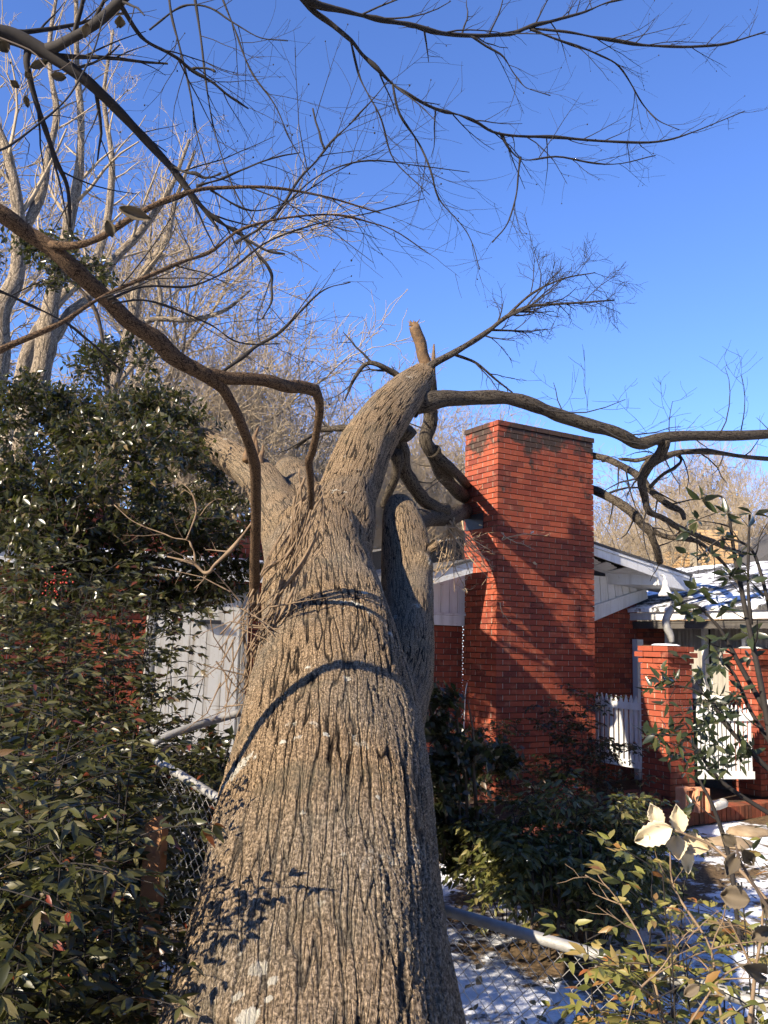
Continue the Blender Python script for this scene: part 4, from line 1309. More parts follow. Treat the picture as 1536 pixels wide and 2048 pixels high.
def leaf_objects(parent, pos, D, size, tmpl_key, tmpl, mat, g, upbias=0.6, name='leaf'):
    key = (tmpl_key, mat.name)
    if key not in LEAFMESH:
        me = mesh_np('leaf', *tmpl); me.materials.append(mat); LEAFMESH[key] = me
    Rm = leaf_frames(D, g, upbias)
    inv = Matrix.Translation(-world_loc(parent))
    for p, R_, s in zip(pos, Rm, size):
        o = bpy.data.objects.new(name, LEAFMESH[key])
        COL.objects.link(o)
        o.parent = parent
        o.matrix_parent_inverse = inv
        m = Matrix([[R_[i][j] * s for j in range(3)] + [p[i]] for i in range(3)] + [[0, 0, 0, 1]])
        o.matrix_basis = m


def in_frame(p):
    d = p - CAM
    f = d @ Fv
    return 768 + FPX * (d @ Rv) / f, 1024 - FPX * (d @ Uv) / f, f


def add_leaves(parent, pos, D, size, key, tmpl, mat, g, singles=300, upbias=0.6):
    pos, D, size = map(np.asarray, (pos, D, size))
    x, y, f = in_frame(pos)
    app = np.where((x > -10) & (x < 1546) & (y > -10) & (y < 2058) & (f > 0.2), size * FPX / np.maximum(f, 0.2), 0)
    o = np.argsort(-app)
    one = o[:singles]
    one = one[app[one] > 14]
    rest = np.setdiff1d(np.arange(len(pos)), one)
    if len(one): leaf_objects(parent, pos[one], D[one], size[one], key, tmpl, mat, g, upbias)
    if len(rest):
        tag(link('foliage', leaves_mesh('foliage', pos[rest], D[rest], size[rest], tmpl, g, upbias), parent, mat), kind='stuff')


def leaf_low(w=0.4, fold=0.08, droop=0.1):
    return (np.array([[0, 0, 0], [-w * .5, .42, fold], [0, .45, 0], [w * .5, .42, fold], [0, 1, -droop]]), np.array([[0, 2, 1], [0, 3, 2], [1, 2, 4], [2, 3, 4]]))


T_LOW = leaf_low(0.36, 0.05, 0.14)
T_NAN = leaf_template(0.32, 0.05, 0.14)
T_EVER = leaf_low(0.46, 0.09, 0.1)
T_MAG = leaf_template(0.38, 0.06, 0.16)
T_IVY = leaf_low(0.6, 0.08, 0.12)
T_DRY = leaf_template(0.55, 0.12, -0.15)


def compound(g, p, d, L, leaf, pos, D, S, stems, droop=0.5):
    """nandina frond: rachis with side rachillae carrying leaflets"""
    n = 5
    pts = [p]; cd = unit(d)
    for k in range(n - 1):
        cd = unit(cd + np.array([0, 0, -droop / n]) + g.normal(size=3) * 0.06)
        pts.append(pts[-1] + cd * L / (n - 1))
    pts = np.array(pts)
    stems.append((pts, np.linspace(0.0022, 0.001, n)))
    for k in range(1, n):
        dk = unit(pts[k] - pts[k - 1])
        sd_ = unit(np.cross(dk, [0, 0, 1]) + g.normal(size=3) * 0.25)
        for sgn in ((-1, 1) if k < n - 1 else (-1, 0, 1)):
            base = pts[k]
            ld = unit(dk * (0.6 if sgn else 1.0) + sd_ * sgn)
            if k < n - 1:
                ll = L * 0.34 * (1 - k / n * 0.5)
                q = base + ld * ll * 0.6
                for (pp_, w_) in ((q, 0), (q, -1), (q, 1)):
                    dd = unit(ld + np.cross(ld, [0, 0, 1]) * w_ * 0.8 + np.array([0, 0, -droop * 0.5]) + g.normal(size=3) * 0.22)
                    pos.append(pp_); D.append(dd); S.append(leaf * g.uniform(0.65, 1.2))
            else:
                dd = unit(ld + np.array([0, 0, -droop * 0.5]) + g.normal(size=3) * 0.2)
                pos.append(base); D.append(dd); S.append(leaf * g.uniform(0.7, 1.2))


def nandina(base, canes, height, spread, leaf, fronds, g, parent, mat, singles, key='nan', lean=(0, 0), droop=0.5, lo=0.35, tm=None):
    pos, D, S, stems = [], [], [], []
    for c in range(canes):
        a = g.uniform(0, 2 * np.pi); rr = spread * math.sqrt(g.random())
        b0 = base + np.array([math.cos(a) * rr * 0.45, math.sin(a) * rr * 0.45, 0])
        h = height * g.uniform(0.7, 1.08)
        top = base + np.array([math.cos(a) * rr + lean[0], math.sin(a) * rr + lean[1], h])
        mid = (b0 + top) / 2 + g.normal(size=3) * [0.05, 0.05, 0.02]
        P = catmull(np.array([b0, mid, top]), 3)
        stems.append((P[[0, 1, 3, 4, 6]], np.linspace(0.0045, 0.002, 5)))
        for k in range(fronds):
            t = 1 - (1 - lo) * g.random() ** 1.3
            i = min(int(t * 6), 5)
            p = P[i] * (1 - (t * 6 - i)) + P[i + 1] * (t * 6 - i)
            aa = g.uniform(0, 2 * np.pi)
            d = np.array([math.cos(aa), math.sin(aa), g.uniform(0.1, 0.9)])
            compound(g, p, d, g.uniform(0.18, 0.34) * (leaf / 0.05) ** 0.5, leaf, pos, D, S, stems, droop)
    tag(link('stems', twig_mesh('stems', stems, 4), parent, MT['twigdark']), kind='stuff')
    add_leaves(parent, pos, D, S, key, tm or T_NAN, mat, g, singles, 0.55)
    return np.array(pos)


def berries(parent, centre, n, g, r=0.05):
    bv, bf = [], []
    for k in range(n):
        c = centre + g.normal(size=3) * [r, r, r * 1.1]
        bf.append(bfc + len(bv) * 30)
        bv.append(c + bs_ * g.uniform(0.004, 0.006))
    tag(link('berries', mesh_np('berries', np.concatenate(bv), np.concatenate(bf)), parent, MT['berry']), kind='stuff')


def clump_shrub(parent, blobs, n, leaf, mat, tmpl, key, g, singles, per=7, twl=0.16, gap=0.42, twigmat=None):
    """broadleaf evergreen: leafy twig ends spread through uneven clumps. blobs: (centre, radii)"""
    pos, D, S, stems = [], [], [], []
    vol = np.array([np.prod(b[1]) for b in blobs]); vol = vol ** 0.8 / (vol ** 0.8).sum()
    for c, r in blobs: pass
    # sub-clumps inside each blob make light and dark masses with gaps between
    for (c, r), q in zip(blobs, vol):
        c = np.array(c); r = np.array(r)
        nsub = max(5, int(q * n / 22))
        for s_ in range(nsub):
            u = unit(g.normal(size=3)) * g.random() ** 0.4
            cc = c + u * r
            sr = np.mean(r) * g.uniform(0.12, 0.26)
            for k in range(int(q * n / nsub)):
                p = cc + g.normal(size=3) * sr * [1, 1, 0.6]
                d = unit((p - cc) / sr * 0.6 + u * 0.6 + np.array([0, 0, 0.25]) + g.normal(size=3) * 0.3)
                stems.append((np.array([p - d * twl * 0.5 + g.normal(size=3) * 0.01, p, p + d * twl * 0.5]), np.array([0.003, 0.0022, 0.0012])))
                for j in range(per):
                    t = (j + 0.5) / per
                    lp = p + d * twl * (t - 0.5)
                    a = j * 2.4
                    sdv = perp(d, g)
                    ld = unit(d * 0.55 + sdv + np.array([0, 0, -0.1]))
                    pos.append(lp); D.append(ld); S.append(leaf * g.uniform(0.6, 1.15))
    tag(link('twigs', twig_mesh('twigs', stems, 3), parent, twigmat or MT['twig']), kind='stuff')
    add_leaves(parent, pos, D, S, key, tmpl, mat, g, singles, 0.5)


# near nandina, bottom left
g1 = np.random.default_rng(101)
b0 = at(150, 1700, 2.4) * [1, 1, 0]
s1 = empty('nandina_shrub', b0); tag(s1, 'glossy green nandina filling the bottom left corner beside the trunk', 'shrub', 'nandina shrubs')
for (px, Y, n, hpx) in ((20, 2.1, 13, 1600), (80, 2.4, 14, 1560), (125, 2.9, 14, 1480), (10, 3.2, 14, 1400), (110, 3.6, 14, 1400), (110, 2.2, 9, 1760), (-40, 2.6, 10, 1480), (200, 3.3, 9, 1500)):
    bb = at(px, 1700, Y) * [1, 1, 0]
    hh = at(px, hpx, Y)[2]
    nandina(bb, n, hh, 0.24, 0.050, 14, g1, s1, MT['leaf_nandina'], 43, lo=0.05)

# nandina farther left, middle height
g2 = np.random.default_rng(102)
b0 = at(90, 1500, 4.6) * [1, 1, 0]
s2 = empty('nandina_shrub', b0); tag(s2, 'tall fine-leaved nandina with red berries at the left edge, behind the corner shrub', 'shrub', 'nandina shrubs')
for (px, Y, n, hpx) in ((30, 4.4, 14, 1170), (110, 4.6, 14, 1190), (190, 4.7, 13, 1240), (220, 4.3, 10, 1370), (330, 4.9, 8, 1430), (-20, 4.2, 12, 1200)):
    bb = at(px, 1700, Y) * [1, 1, 0]
    nandina(bb, n, at(px, hpx, Y)[2], 0.45, 0.058, 13, g2, s2, MT['leaf_nandina'], 50, lo=0.12, key='low', tm=T_LOW)
berries(s2, at(105, 1172, 4.4), 26, g2, 0.035)
berries(s2, at(132, 1155, 4.4), 18, g2, 0.03)

# broadleaf evergreen behind (dark mass at left)
g3 = np.random.default_rng(103)
b0 = at(160, 1400, 6.2) * [1, 1, 0]
s3 = empty('evergreen_shrub', b0); tag(s3, 'large dark broadleaf evergreen at left with sky glinting through its leaves', 'shrub')
bl_ = []
for px, py, Y, rx, rz in ((90, 1010, 6.0, .62, .5), (200, 930, 6.4, .6, .42), (300, 1040, 6.3, .5, .42), (400, 1080, 6.6, .42, .42), (180, 1090, 5.8, .65, .45), (300, 850, 9.2, .6, .3), (60, 900, 6.6, .5, .45), (440, 1010, 9.0, .42, .35), (380, 1170, 6.4, .45, .22), (20, 1120, 5.6, .5, .5),
                          (250, 960, 6.2, .5, .4), (440, 1130, 6.8, .3, .3), (30, 1000, 5.6, .4, .4), (120, 1200, 6.0, .5, .4), (350, 960, 8.9, .6, .3), (200, 1180, 6.2, .45, .3), (130, 850, 7.0, .4, .3), (325, 872, 7.6, .4, .3), (270, 850, 7.6, .4, .3), (370, 905, 7.4, .3, .2), (110, 800, 6.8, .2, .25), (215, 830, 7.0, .22, .25), (20, 820, 6.6, .25, .2), (300, 800, 7.8, .2, .2), (465, 1060, 7.2, .15, .25), (350, 1215, 6.6, .22, .12)):
    bl_.append((at(px, py, Y), (rx, 0.5, rz)))
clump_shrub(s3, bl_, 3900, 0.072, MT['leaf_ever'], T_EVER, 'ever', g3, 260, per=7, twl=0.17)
for st in ([(150, 1420, 6.2, 16), (150, 1250, 6.2, 14), (155, 1130, 6.2, 12), (165, 1110, 6.2, 11), (205, 1060, 6.2, 8), (230, 960, 6.3, 6), (240, 880, 6.4, 3)],
           [(160, 1120, 6.2, 8), (130, 1080, 6.2, 7), (95, 980, 6.2, 6), (70, 900, 6.2, 4)],
           [(160, 1150, 6.2, 7), (200, 1130, 6.2, 6), (260, 1090, 6.3, 5), (330, 1030, 6.3, 3)],
           [(160, 1180, 6.2, 7), (230, 1170, 6.2, 6), (330, 1120, 6.3, 5), (420, 1060, 6.4, 3)]):
    P, R = pxs(st)
    tube_obj('stem', P, R, s3, MT['twig'], 8, 5, 0.3, 7)

# leafy climber on the pale tree (upper left)
g4 = np.random.default_rng(104)
s4 = empty('climbing_vine', at(170, 900, 9) * [1, 1, 0]); tag(s4, 'leafy evergreen climber hanging in the trees behind the brown dogwood limb', 'vine')
bl_ = [(at(px, py, Y), (rx, 0.4, rz)) for px, py, Y, rx, rz in ((60, 500, 8.5, .35, .35), (120, 560, 8.5, .4, .3), (190, 600, 8.6, .35, .3), (230, 680, 8.8, .35, .4), (260, 760, 8.8, .5, .4), (330, 800, 9, .4, .3), (160, 780, 8.8, .3, .3), (110, 450, 8.5, .3, .25), (60, 830, 8.6, .35, .3), (330, 850, 8.6, .4, .25))]
clump_shrub(s4, bl_, 620, 0.085, MT['leaf_ever'], T_EVER, 'ever', g4, 120, per=6, twl=0.2)
P, R = pxs([(230, 1050, 9, 7), (225, 900, 9, 6), (215, 760, 8.9, 5), (190, 620, 8.7, 4), (120, 540, 8.6, 3), (80, 480, 8.6, 2)])
tube_obj('stem', P, R, s4, MT['twig'], 7, 5, 0.4, 5)

# ivy / honeysuckle under the right of the trunk
g5 = np.random.default_rng(105)
s5 = empty('ivy_thicket', at(880, 1650, 6.5) * [1, 1, 0]); tag(s5, 'dark shaded vine thicket hanging under the right side of the trunk', 'shrub')
bl_ = [(at(px, py, Y), (rx, 0.3, rz)) for px, py, Y, rx, rz in ((870, 1440, 6.0, .16, .2), (890, 1530, 6.2, .25, .25), (930, 1580, 6.6, .3, .25), (890, 1630, 6.4, .3, .25), (960, 1500, 7.4, .3, .15), (900, 1700, 6.4, .3, .2), (850, 1560, 6.0, .2, .4), (990, 1560, 7.5, .3, .2))]
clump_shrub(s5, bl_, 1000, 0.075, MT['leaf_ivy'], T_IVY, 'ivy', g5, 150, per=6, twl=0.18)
for k in range(5):
    x = 860 + k * 25
    P, R = pxs([(x, 1720, 6.3, 4), (x + 10 * math.sin(k), 1600, 6.2, 3.5), (x - 15, 1480, 6.0, 3), (x - 25, 1400, 5.9, 2)])
    tube_obj('stem', P, R, s5, MT['twig'], 6, 4, 0.5, k)
berries(s5, at(905, 1535, 6.1), 30, g5, 0.04)

# dark thicket behind the left chain link
g55 = np.random.default_rng(155)
s55 = empty('ivy_thicket', at(390, 1650, 5.6) * [1, 1, 0]); tag(s55, 'dark vine thicket behind the chain link left of the trunk, below the white door', 'shrub')
bl_ = [(at(px, py, Y), (rx, 0.3, rz)) for px, py, Y, rx, rz in ((400, 1540, 6.2, .3, .2), (350, 1620, 5.8, .3, .25), (430, 1650, 5.6, .3, .3), (330, 1530, 6.0, .25, .2), (390, 1740, 5.2, .35, .25), (300, 1700, 5.0, .3, .3), (450, 1560, 6.2, .25, .25), (340, 1820, 4.6, .3, .2))]
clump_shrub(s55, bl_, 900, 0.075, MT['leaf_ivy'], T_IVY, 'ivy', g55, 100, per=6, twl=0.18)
for k in range(7):
    x = 320 + k * 22
    P, R = pxs([(x, 1830, 5.2, 3.5), (x + 12 * math.sin(k), 1700, 5.4, 3), (x - 10, 1560, 5.8, 2.4), (x + 14 * math.cos(k * 2), 1480, 5.9, 1.6)])
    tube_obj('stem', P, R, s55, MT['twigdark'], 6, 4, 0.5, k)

# middle nandina in front of the house
g6 = np.random.default_rng(106)
b0 = at(1120, 1830, 5.9) * [1, 1, 0]
s6 = empty('nandina_shrub', b0); tag(s6, 'drooping nandina clump on the snow in front of the chimney', 'shrub', 'nandina shrubs')
for (px, Y, n, hpx) in ((1040, 5.9, 8, 1650), (1130, 6.0, 10, 1590), (1210, 6.1, 9, 1600), (1170, 5.6, 7, 1700), (1010, 6.4, 6, 1640), (1265, 6.4, 6, 1640)):
    bb = at(px, 1700, Y) * [1, 1, 0]
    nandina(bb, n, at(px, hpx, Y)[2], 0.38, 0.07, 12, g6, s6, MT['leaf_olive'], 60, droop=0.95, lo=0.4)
berries(s6, at(1112, 1592, 6.0), 60, g6, 0.045)
for k in range(9):
    x = 1060 + k * 18
    P, R = pxs([(x, 1900, 5.6, 3.5), (x + 6, 1800, 5.65, 3.2), (x + 14 * math.sin(k * 1.7), 1690, 5.7, 2.5)])
    P[0][2] = 0
    tube_obj('cane', P, R, s6, MT['twig'], 6, 4, 0.4, k)

# shrub against the chimney foot and fence
g7 = np.random.default_rng(107)
s7 = empty('foundation_shrub', at(1160, 1580, 9.3) * [1, 1, 0]); tag(s7, 'dark twiggy shrub growing against the chimney foot and picket fence', 'shrub')
for (px, Y, n, hpx) in ((1120, 9.5, 6, 1410), (1180, 9.4, 6, 1400), (1235, 9.3, 5, 1470), (1040, 9.4, 5, 1450), (1090, 9.2, 5, 1540)):
    nandina(at(px, 1600, Y) * [1, 1, 0] + [0, 0, 0.1], n, at(px, hpx, Y)[2] - 0.1, 0.32, 0.062, 7, g7, s7, MT['leaf_ivy'], 30, lo=0.25, droop=0.7)

# yellow-green foreground shrub, bottom right
g8 = np.random.default_rng(108)
s8 = empty('foreground_shrub', at(1420, 2000, 2.5) * [1, 1, 0]); tag(s8, 'sunlit yellow green and reddish leafy shrub in the bottom right corner', 'shrub')
for (px, Y, n, hpx) in ((1300, 2.7, 5, 1790), (1400, 2.5, 6, 1790), (1500, 2.6, 5, 1740), (1240, 2.6, 4, 1920), (1480, 2.2, 5, 1900)):
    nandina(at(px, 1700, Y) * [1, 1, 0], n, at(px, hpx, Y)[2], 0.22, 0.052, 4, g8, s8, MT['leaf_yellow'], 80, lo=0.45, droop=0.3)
ytw = []
for k, st in enumerate(([(1330, 2048, 2.4, 4), (1290, 1900, 2.45, 3.5), (1230, 1790, 2.5, 3), (1170, 1750, 2.5, 2.2)],
                        [(1500, 2048, 2.2, 6), (1512, 1930, 2.2, 5), (1530, 1820, 2.2, 4)],
                        [(1440, 2048, 2.4, 4), (1420, 1900, 2.5, 3.4), (1350, 1780, 2.6, 2.8), (1340, 1700, 2.6, 2)],
                        [(1250, 2048, 2.3, 3), (1300, 1960, 2.35, 3), (1420, 1900, 2.4, 2.5), (1536, 1880, 2.4, 2)],
                        [(1380, 2048, 2.3, 3), (1450, 1950, 2.3, 3), (1536, 1910, 2.3, 2.4)])):
    P, R = pxs(st)
    tube_obj('cane', P, R * 0.6, s8, MT['vine'], 7, 6, 0.8, k)
    C = catmull(np.hstack([P, R[:, None]]), 5)
    grow_twigs(C[:, :3], C[:, 3], g8, 0.22, 0.08, 2, (30, 70), 0.0009, 0.05, 5, 0.2, 0, ytw, 0.25)
tag(link('twigs', twig_mesh('twigs', ytw, 4), s8, MT['vine']), kind='stuff')

# right-hand evergreen with leaf whorls (rhododendron-like)
g9 = np.random.default_rng(109)
s9 = empty('whorled_shrub', at(1560, 1700, 3.6) * [1, 1, 0]); tag(s9, 'open evergreen with whorls of long dark leaves at the right edge', 'shrub')
pos, D, S = [], [], []
stw = []
STM = [[(1620, 2000, 3.4, 10), (1560, 1600, 3.5, 8), (1500, 1250, 3.6, 6), (1470, 1120, 3.7, 4), (1450, 1000, 3.7, 2.5), (1405, 995, 3.7, 2)],
       [(1530, 1420, 3.55, 6), (1480, 1330, 3.6, 5), (1440, 1260, 3.6, 3.5), (1400, 1215, 3.6, 2.5), (1350, 1210, 3.6, 2)],
       [(1500, 1250, 3.6, 4), (1495, 1130, 3.6, 3), (1500, 1030, 3.6, 2)],
       [(1560, 1640, 3.5, 5), (1440, 1560, 3.5, 4), (1380, 1480, 3.5, 3), (1330, 1470, 3.5, 2), (1290, 1475, 3.5, 1.5)],
       [(1560, 1560, 3.5, 5), (1470, 1470, 3.5, 4), (1420, 1400, 3.5, 3), (1370, 1375, 3.5, 2), (1310, 1375, 3.5, 1.5)],
       [(1550, 1500, 3.55, 5), (1500, 1420, 3.6, 4), (1470, 1350, 3.6, 3), (1430, 1310, 3.6, 2)],
       [(1480, 1900, 3.2, 5), (1460, 1720, 3.3, 4.5), (1420, 1600, 3.3, 4), (1400, 1560, 3.3, 2)],
       [(1560, 1330, 3.6, 5), (1536, 1200, 3.6, 4), (1500, 1100, 3.65, 3), (1440, 1080, 3.65, 2), (1395, 1120, 3.65, 2)]]
for k, st in enumerate(STM):
    P, R = pxs(st)
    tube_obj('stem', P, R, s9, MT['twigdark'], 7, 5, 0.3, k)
    C = catmull(np.hstack([P, R[:, None]]), 5)
    grow_twigs(C[:, :3], C[:, 3], g9, 0.24, 0.13, 1, (35, 65), 0.0014, 0.05, 5, 0.35, 0, stw, 0.2)


def whorl(c, d, n, L):
    d = unit(d)
    for j in range(n):
        a = 2 * np.pi * j / n + g9.uniform(-0.25, 0.25)
        e1 = perp(d, np.random.default_rng(j)); e1 = unit(np.cross(d, [1, 0.2, 0.1])); e2 = np.cross(d, e1)
        ld = unit(e1 * math.cos(a) + e2 * math.sin(a) + d * g9.uniform(0.0, 0.6) + np.array([0, 0, -0.1]))
        pos.append(c + ld * 0.006); D.append(ld); S.append(L * g9.uniform(0.75, 1.15))


for px, py, L in ((1403, 1002, .085), (1452, 1028, .07), (1507, 1030, .08), (1450, 1070, .06), (1375, 1108, .065), (1420, 1112, .06), (1480, 1110, .075), (1460, 1150, .07), (1395, 1180, .08), (1360, 1212, .085), (1440, 1210, .08), (1500, 1160, .07), (1380, 1230, .075), (1500, 1270, .08), (1530, 1200, .08),
                  (1320, 1362, .07), (1305, 1375, .06), (1310, 1478, .075), (1290, 1470, .07), (1345, 1465, .06), (1440, 1330, .07), (1410, 1345, .07)):
    whorl(at(px, py, 3.6 + g9.uniform(-.05, .05)), np.array([g9.normal() * 0.4, -0.6, 0.8]), g9.integers(5, 8), L)
for t in stw:
    x, y, f = in_frame(t[0][-1])
    if y > 1240 or g9.random() < 0.35:
        whorl(t[0][-1], t[0][-1] - t[0][-2], g9.integers(4, 7), 0.06)
for k in range(62):
    px, py = g9.normal(1420, 42), g9.normal(1450, 62)
    whorl(at(px, py, 3.5 + g9.uniform(-.15, .15)), g9.normal(size=3) * [1, 1, .5] + [0, -.4, .6], g9.integers(4, 7), 0.05)
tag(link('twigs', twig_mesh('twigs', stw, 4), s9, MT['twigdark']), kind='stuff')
add_leaves(s9, pos, D, S, 'mag', T_MAG, MT['leaf_mag'], g9, 300, 0.4)

# pale dry leaves, foreground right
sp = empty('dry_leaf_sprig', at(1400, 1720, 1.6)); tag(sp, 'sprig of big cream dry leaves caught in the sun at lower right', 'dry leaves')
P, R = pxs([(1560, 1830, 1.5, 4), (1480, 1740, 1.55, 3.5), (1420, 1690, 1.6, 3), (1370, 1668, 1.6, 2.2), (1345, 1662, 1.6, 1.6)])
tube_obj('stem', P, R, sp, MT['vine'], 7, 5, 0.2, 1)
gd = np.random.default_rng(110)


def big_leaf(name, px, py, Y, tx, ty, wpx, mat, parent, tilt=0.0, seed=0):
    """curled dry leaf from base pixel to tip pixel, outline with wavy teeth, real thickness by curl"""
    g = np.random.default_rng(seed)
    A, B = at(px, py, Y), at(tx, ty, Y + tilt)
    y = B - A; L = np.linalg.norm(y); y /= L
    view = unit(A - CAM)
    x = unit(np.cross(y, view)); z = np.cross(x, y)
    ww = wpx * Y / FPX
    n, m_ = 13, 6
    V = []
    for i in range(n + 1):
        t = i / n
        hw = ww * 0.5 * (math.sin(math.pi * min(1, t * 0.96 + 0.03)) ** 0.8) * (1.15 - 0.4 * t) * (1 + 0.07 * (-1) ** i * (0.2 < t < 0.95) + 0.08 * math.sin(9 * t + seed))
        for j in range(-m_ // 2, m_ // 2 + 1):
            q = j / (m_ / 2)
            curl = 0.42 * ww * abs(q) ** 1.5 - (0.3 + 0.25 * math.sin(seed * 2.3)) * L * (t - 0.5) ** 2 + 0.03 * ww * math.sin(6 * t + 3 * q + seed)
            V.append(A + y * L * t + x * hw * q - z * curl)
    c = m_ + 1
    F = [[i * c + j, i * c + j + 1, (i + 1) * c + j + 1, (i + 1) * c + j] for i in range(n) for j in range(m_)]
    me = mesh_np(name, np.array(V), np.array(F))
    add_attr(me, 'rnd', np.full(len(V), g.random()))
    o = link(name, me, parent, mat)
    sm = o.modifiers.new('thickness', 'SOLIDIFY'); sm.thickness = 0.0006
    return o


for k, (px, py, tx, ty, wd) in enumerate(((1345, 1655, 1272, 1682, 48), (1320, 1650, 1300, 1606, 34), (1300, 1668, 1278, 1684, 26), (1362, 1664, 1352, 1608, 34), (1352, 1672, 1358, 1722, 38), (1372, 1686, 1376, 1742, 26), (1366, 1680, 1420, 1700, 44))):
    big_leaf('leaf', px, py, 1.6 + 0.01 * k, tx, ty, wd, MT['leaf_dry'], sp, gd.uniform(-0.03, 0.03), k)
sg = empty('grey_leaf_sprig', at(1500, 1800, 1.3)); tag(sg, 'shaded grey leaves close to the camera at the lower right edge', 'dry leaves')
P, R = pxs([(1600, 1900, 1.3, 4), (1540, 1820, 1.3, 3.5), (1490, 1740, 1.3, 3), (1470, 1690, 1.3, 2)])
tube_obj('stem', P, R, sg, MT['twig'], 7, 5, 0.2, 1)
for k, (px, py, tx, ty, wd) in enumerate(((1500, 1800, 1442, 1790, 46), (1470, 1715, 1450, 1760, 30), (1520, 1800, 1560, 1830, 40), (1470, 1690, 1440, 1665, 24), (1500, 1720, 1480, 1690, 26), (1530, 1950, 1480, 1930, 40), (1400, 1970, 1370, 1990, 22), (1540, 1860, 1500, 1880, 30))):
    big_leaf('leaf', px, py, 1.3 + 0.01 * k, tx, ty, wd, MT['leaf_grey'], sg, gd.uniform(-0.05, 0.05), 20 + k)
sh = empty('hanging_leaf_sprig', at(100, 100, 1.7)); tag(sh, 'few withered brown leaves hanging on thin twigs in the top left corner', 'dry leaves')
P, R = pxs([(-40, 60, 1.7, 2), (60, 100, 1.7, 1.6), (120, 140, 1.7, 1.3), (240, 20, 1.75, 1)])
tube_obj('twig', P, R, sh, MT['twig'], 5, 5, 0.2, 1)
for k, (px, py, tx, ty, wd) in enumerate(((60, 135, 95, 122, 20), (100, 150, 130, 155, 22), (50, 140, 58, 155, 16), (240, 30, 240, 55, 24), (175, 45, 170, 75, 20), (20, 160, 38, 175, 16), (50, 190, 56, 215, 14), (0, 80, 15, 105, 30), (215, 440, 225, 475, 24), (238, 416, 303, 438, 28))):
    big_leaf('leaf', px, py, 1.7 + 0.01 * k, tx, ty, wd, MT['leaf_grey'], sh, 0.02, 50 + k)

# ------------------------------------------------------------------ vines and broken twigs along the trunk
vn = empty('vine_tangle', at(500, 1400, 4.3)); tag(vn, 'tangle of dry tan vine stems draped down the left side of the trunk', 'vine')
gv = np.random.default_rng(111)
for k in range(30):
    x0, y0 = 622 + gv.normal() * 14, 960 + abs(gv.normal()) * 50
    x3, y3 = gv.uniform(430, 540), gv.uniform(1290, 1450)
    xm = x0 * 0.5 + x3 * 0.5 + gv.normal() * 28
    P, R = pxs([(x0, y0, 4.05, 4.6), (x0 - gv.uniform(5, 35), y0 + 70, 4.1, 4.3), (xm, (y0 + y3) / 2 + gv.normal() * 30, 4.15, 3.6), (x3 + gv.uniform(5, 40), y3 - 60, 4.1, 3), (x3 + gv.normal() * 8, y3, 4.1, 2)])
    P = P + gv.normal(size=P.shape) * 0.02
    tube_obj('vine_stem', P, R * gv.uniform(0.2, 0.6), vn, MT['vine'], 6, 7, 1.6, k)
vtw = []
for k in range(26):
    p = at(gv.uniform(430, 560), gv.uniform(1180, 1440), 4.05)
    d = unit(np.array([gv.normal(), gv.normal() * 0.4 - 0.3, gv.normal()]))
    C = np.array([p, p + d * 0.15, p + d * 0.3 + gv.normal(size=3) * 0.05])
    vtw.append((np.vstack([C[0], (C[0] + C[1]) / 2, C[1], (C[1] + C[2]) / 2, C[2]]), np.linspace(0.004, 0.001, 5)))
    grow_twigs(C, np.array([0.004, 0.003, 0.002]), gv, 0.14, 0.09, 1, (30, 70), 0.001, 0, 5, 0.2, 0, vtw, 0.3)
tag(link('twigs', twig_mesh('twigs', vtw, 4), vn, MT['vine']), kind='stuff')
# small forked dead branch left of the trunk
db = empty('dead_branch', at(420, 1150, 3.9)); tag(db, 'forked pale dead branch hooked in front of the dark evergreen', 'branch')
dbt = []
for k, st in enumerate(([(505, 1045, 3.8, 6), (470, 1090, 3.8, 6), (430, 1132, 3.8, 6), (408, 1145, 3.8, 5), (388, 1125, 3.8, 4.5), (340, 1112, 3.8, 3.5)],
                        [(390, 1125, 3.8, 4), (385, 1095, 3.8, 3.5), (372, 1080, 3.8, 3), (330, 1070, 3.8, 2.5), (270, 1045, 3.8, 1.8), (230, 1010, 3.8, 1.2)],
                        [(372, 1080, 3.8, 2.5), (390, 1030, 3.8, 2.2), (385, 990, 3.8, 1.8), (360, 960, 3.8, 1.2)],
                        [(400, 1030, 3.8, 2), (430, 1000, 3.8, 1.6), (445, 998, 3.8, 1)])):
    P, R = pxs(st)
    tube_obj('branch', P, R * 0.6, db, MT['vine'], 7, 6, 0.9, k)
    C = catmull(np.hstack([P, R[:, None]]), 5)
    grow_twigs(C[:, :3], C[:, 3] * 0.6, gv, 0.22, 0.09, 2, (30, 70), 0.0009, 0.02, 5, 0.2, 0, dbt, 0.35)
tag(link('twigs', twig_mesh('twigs', dbt, 4), db, MT['vine']), kind='stuff')

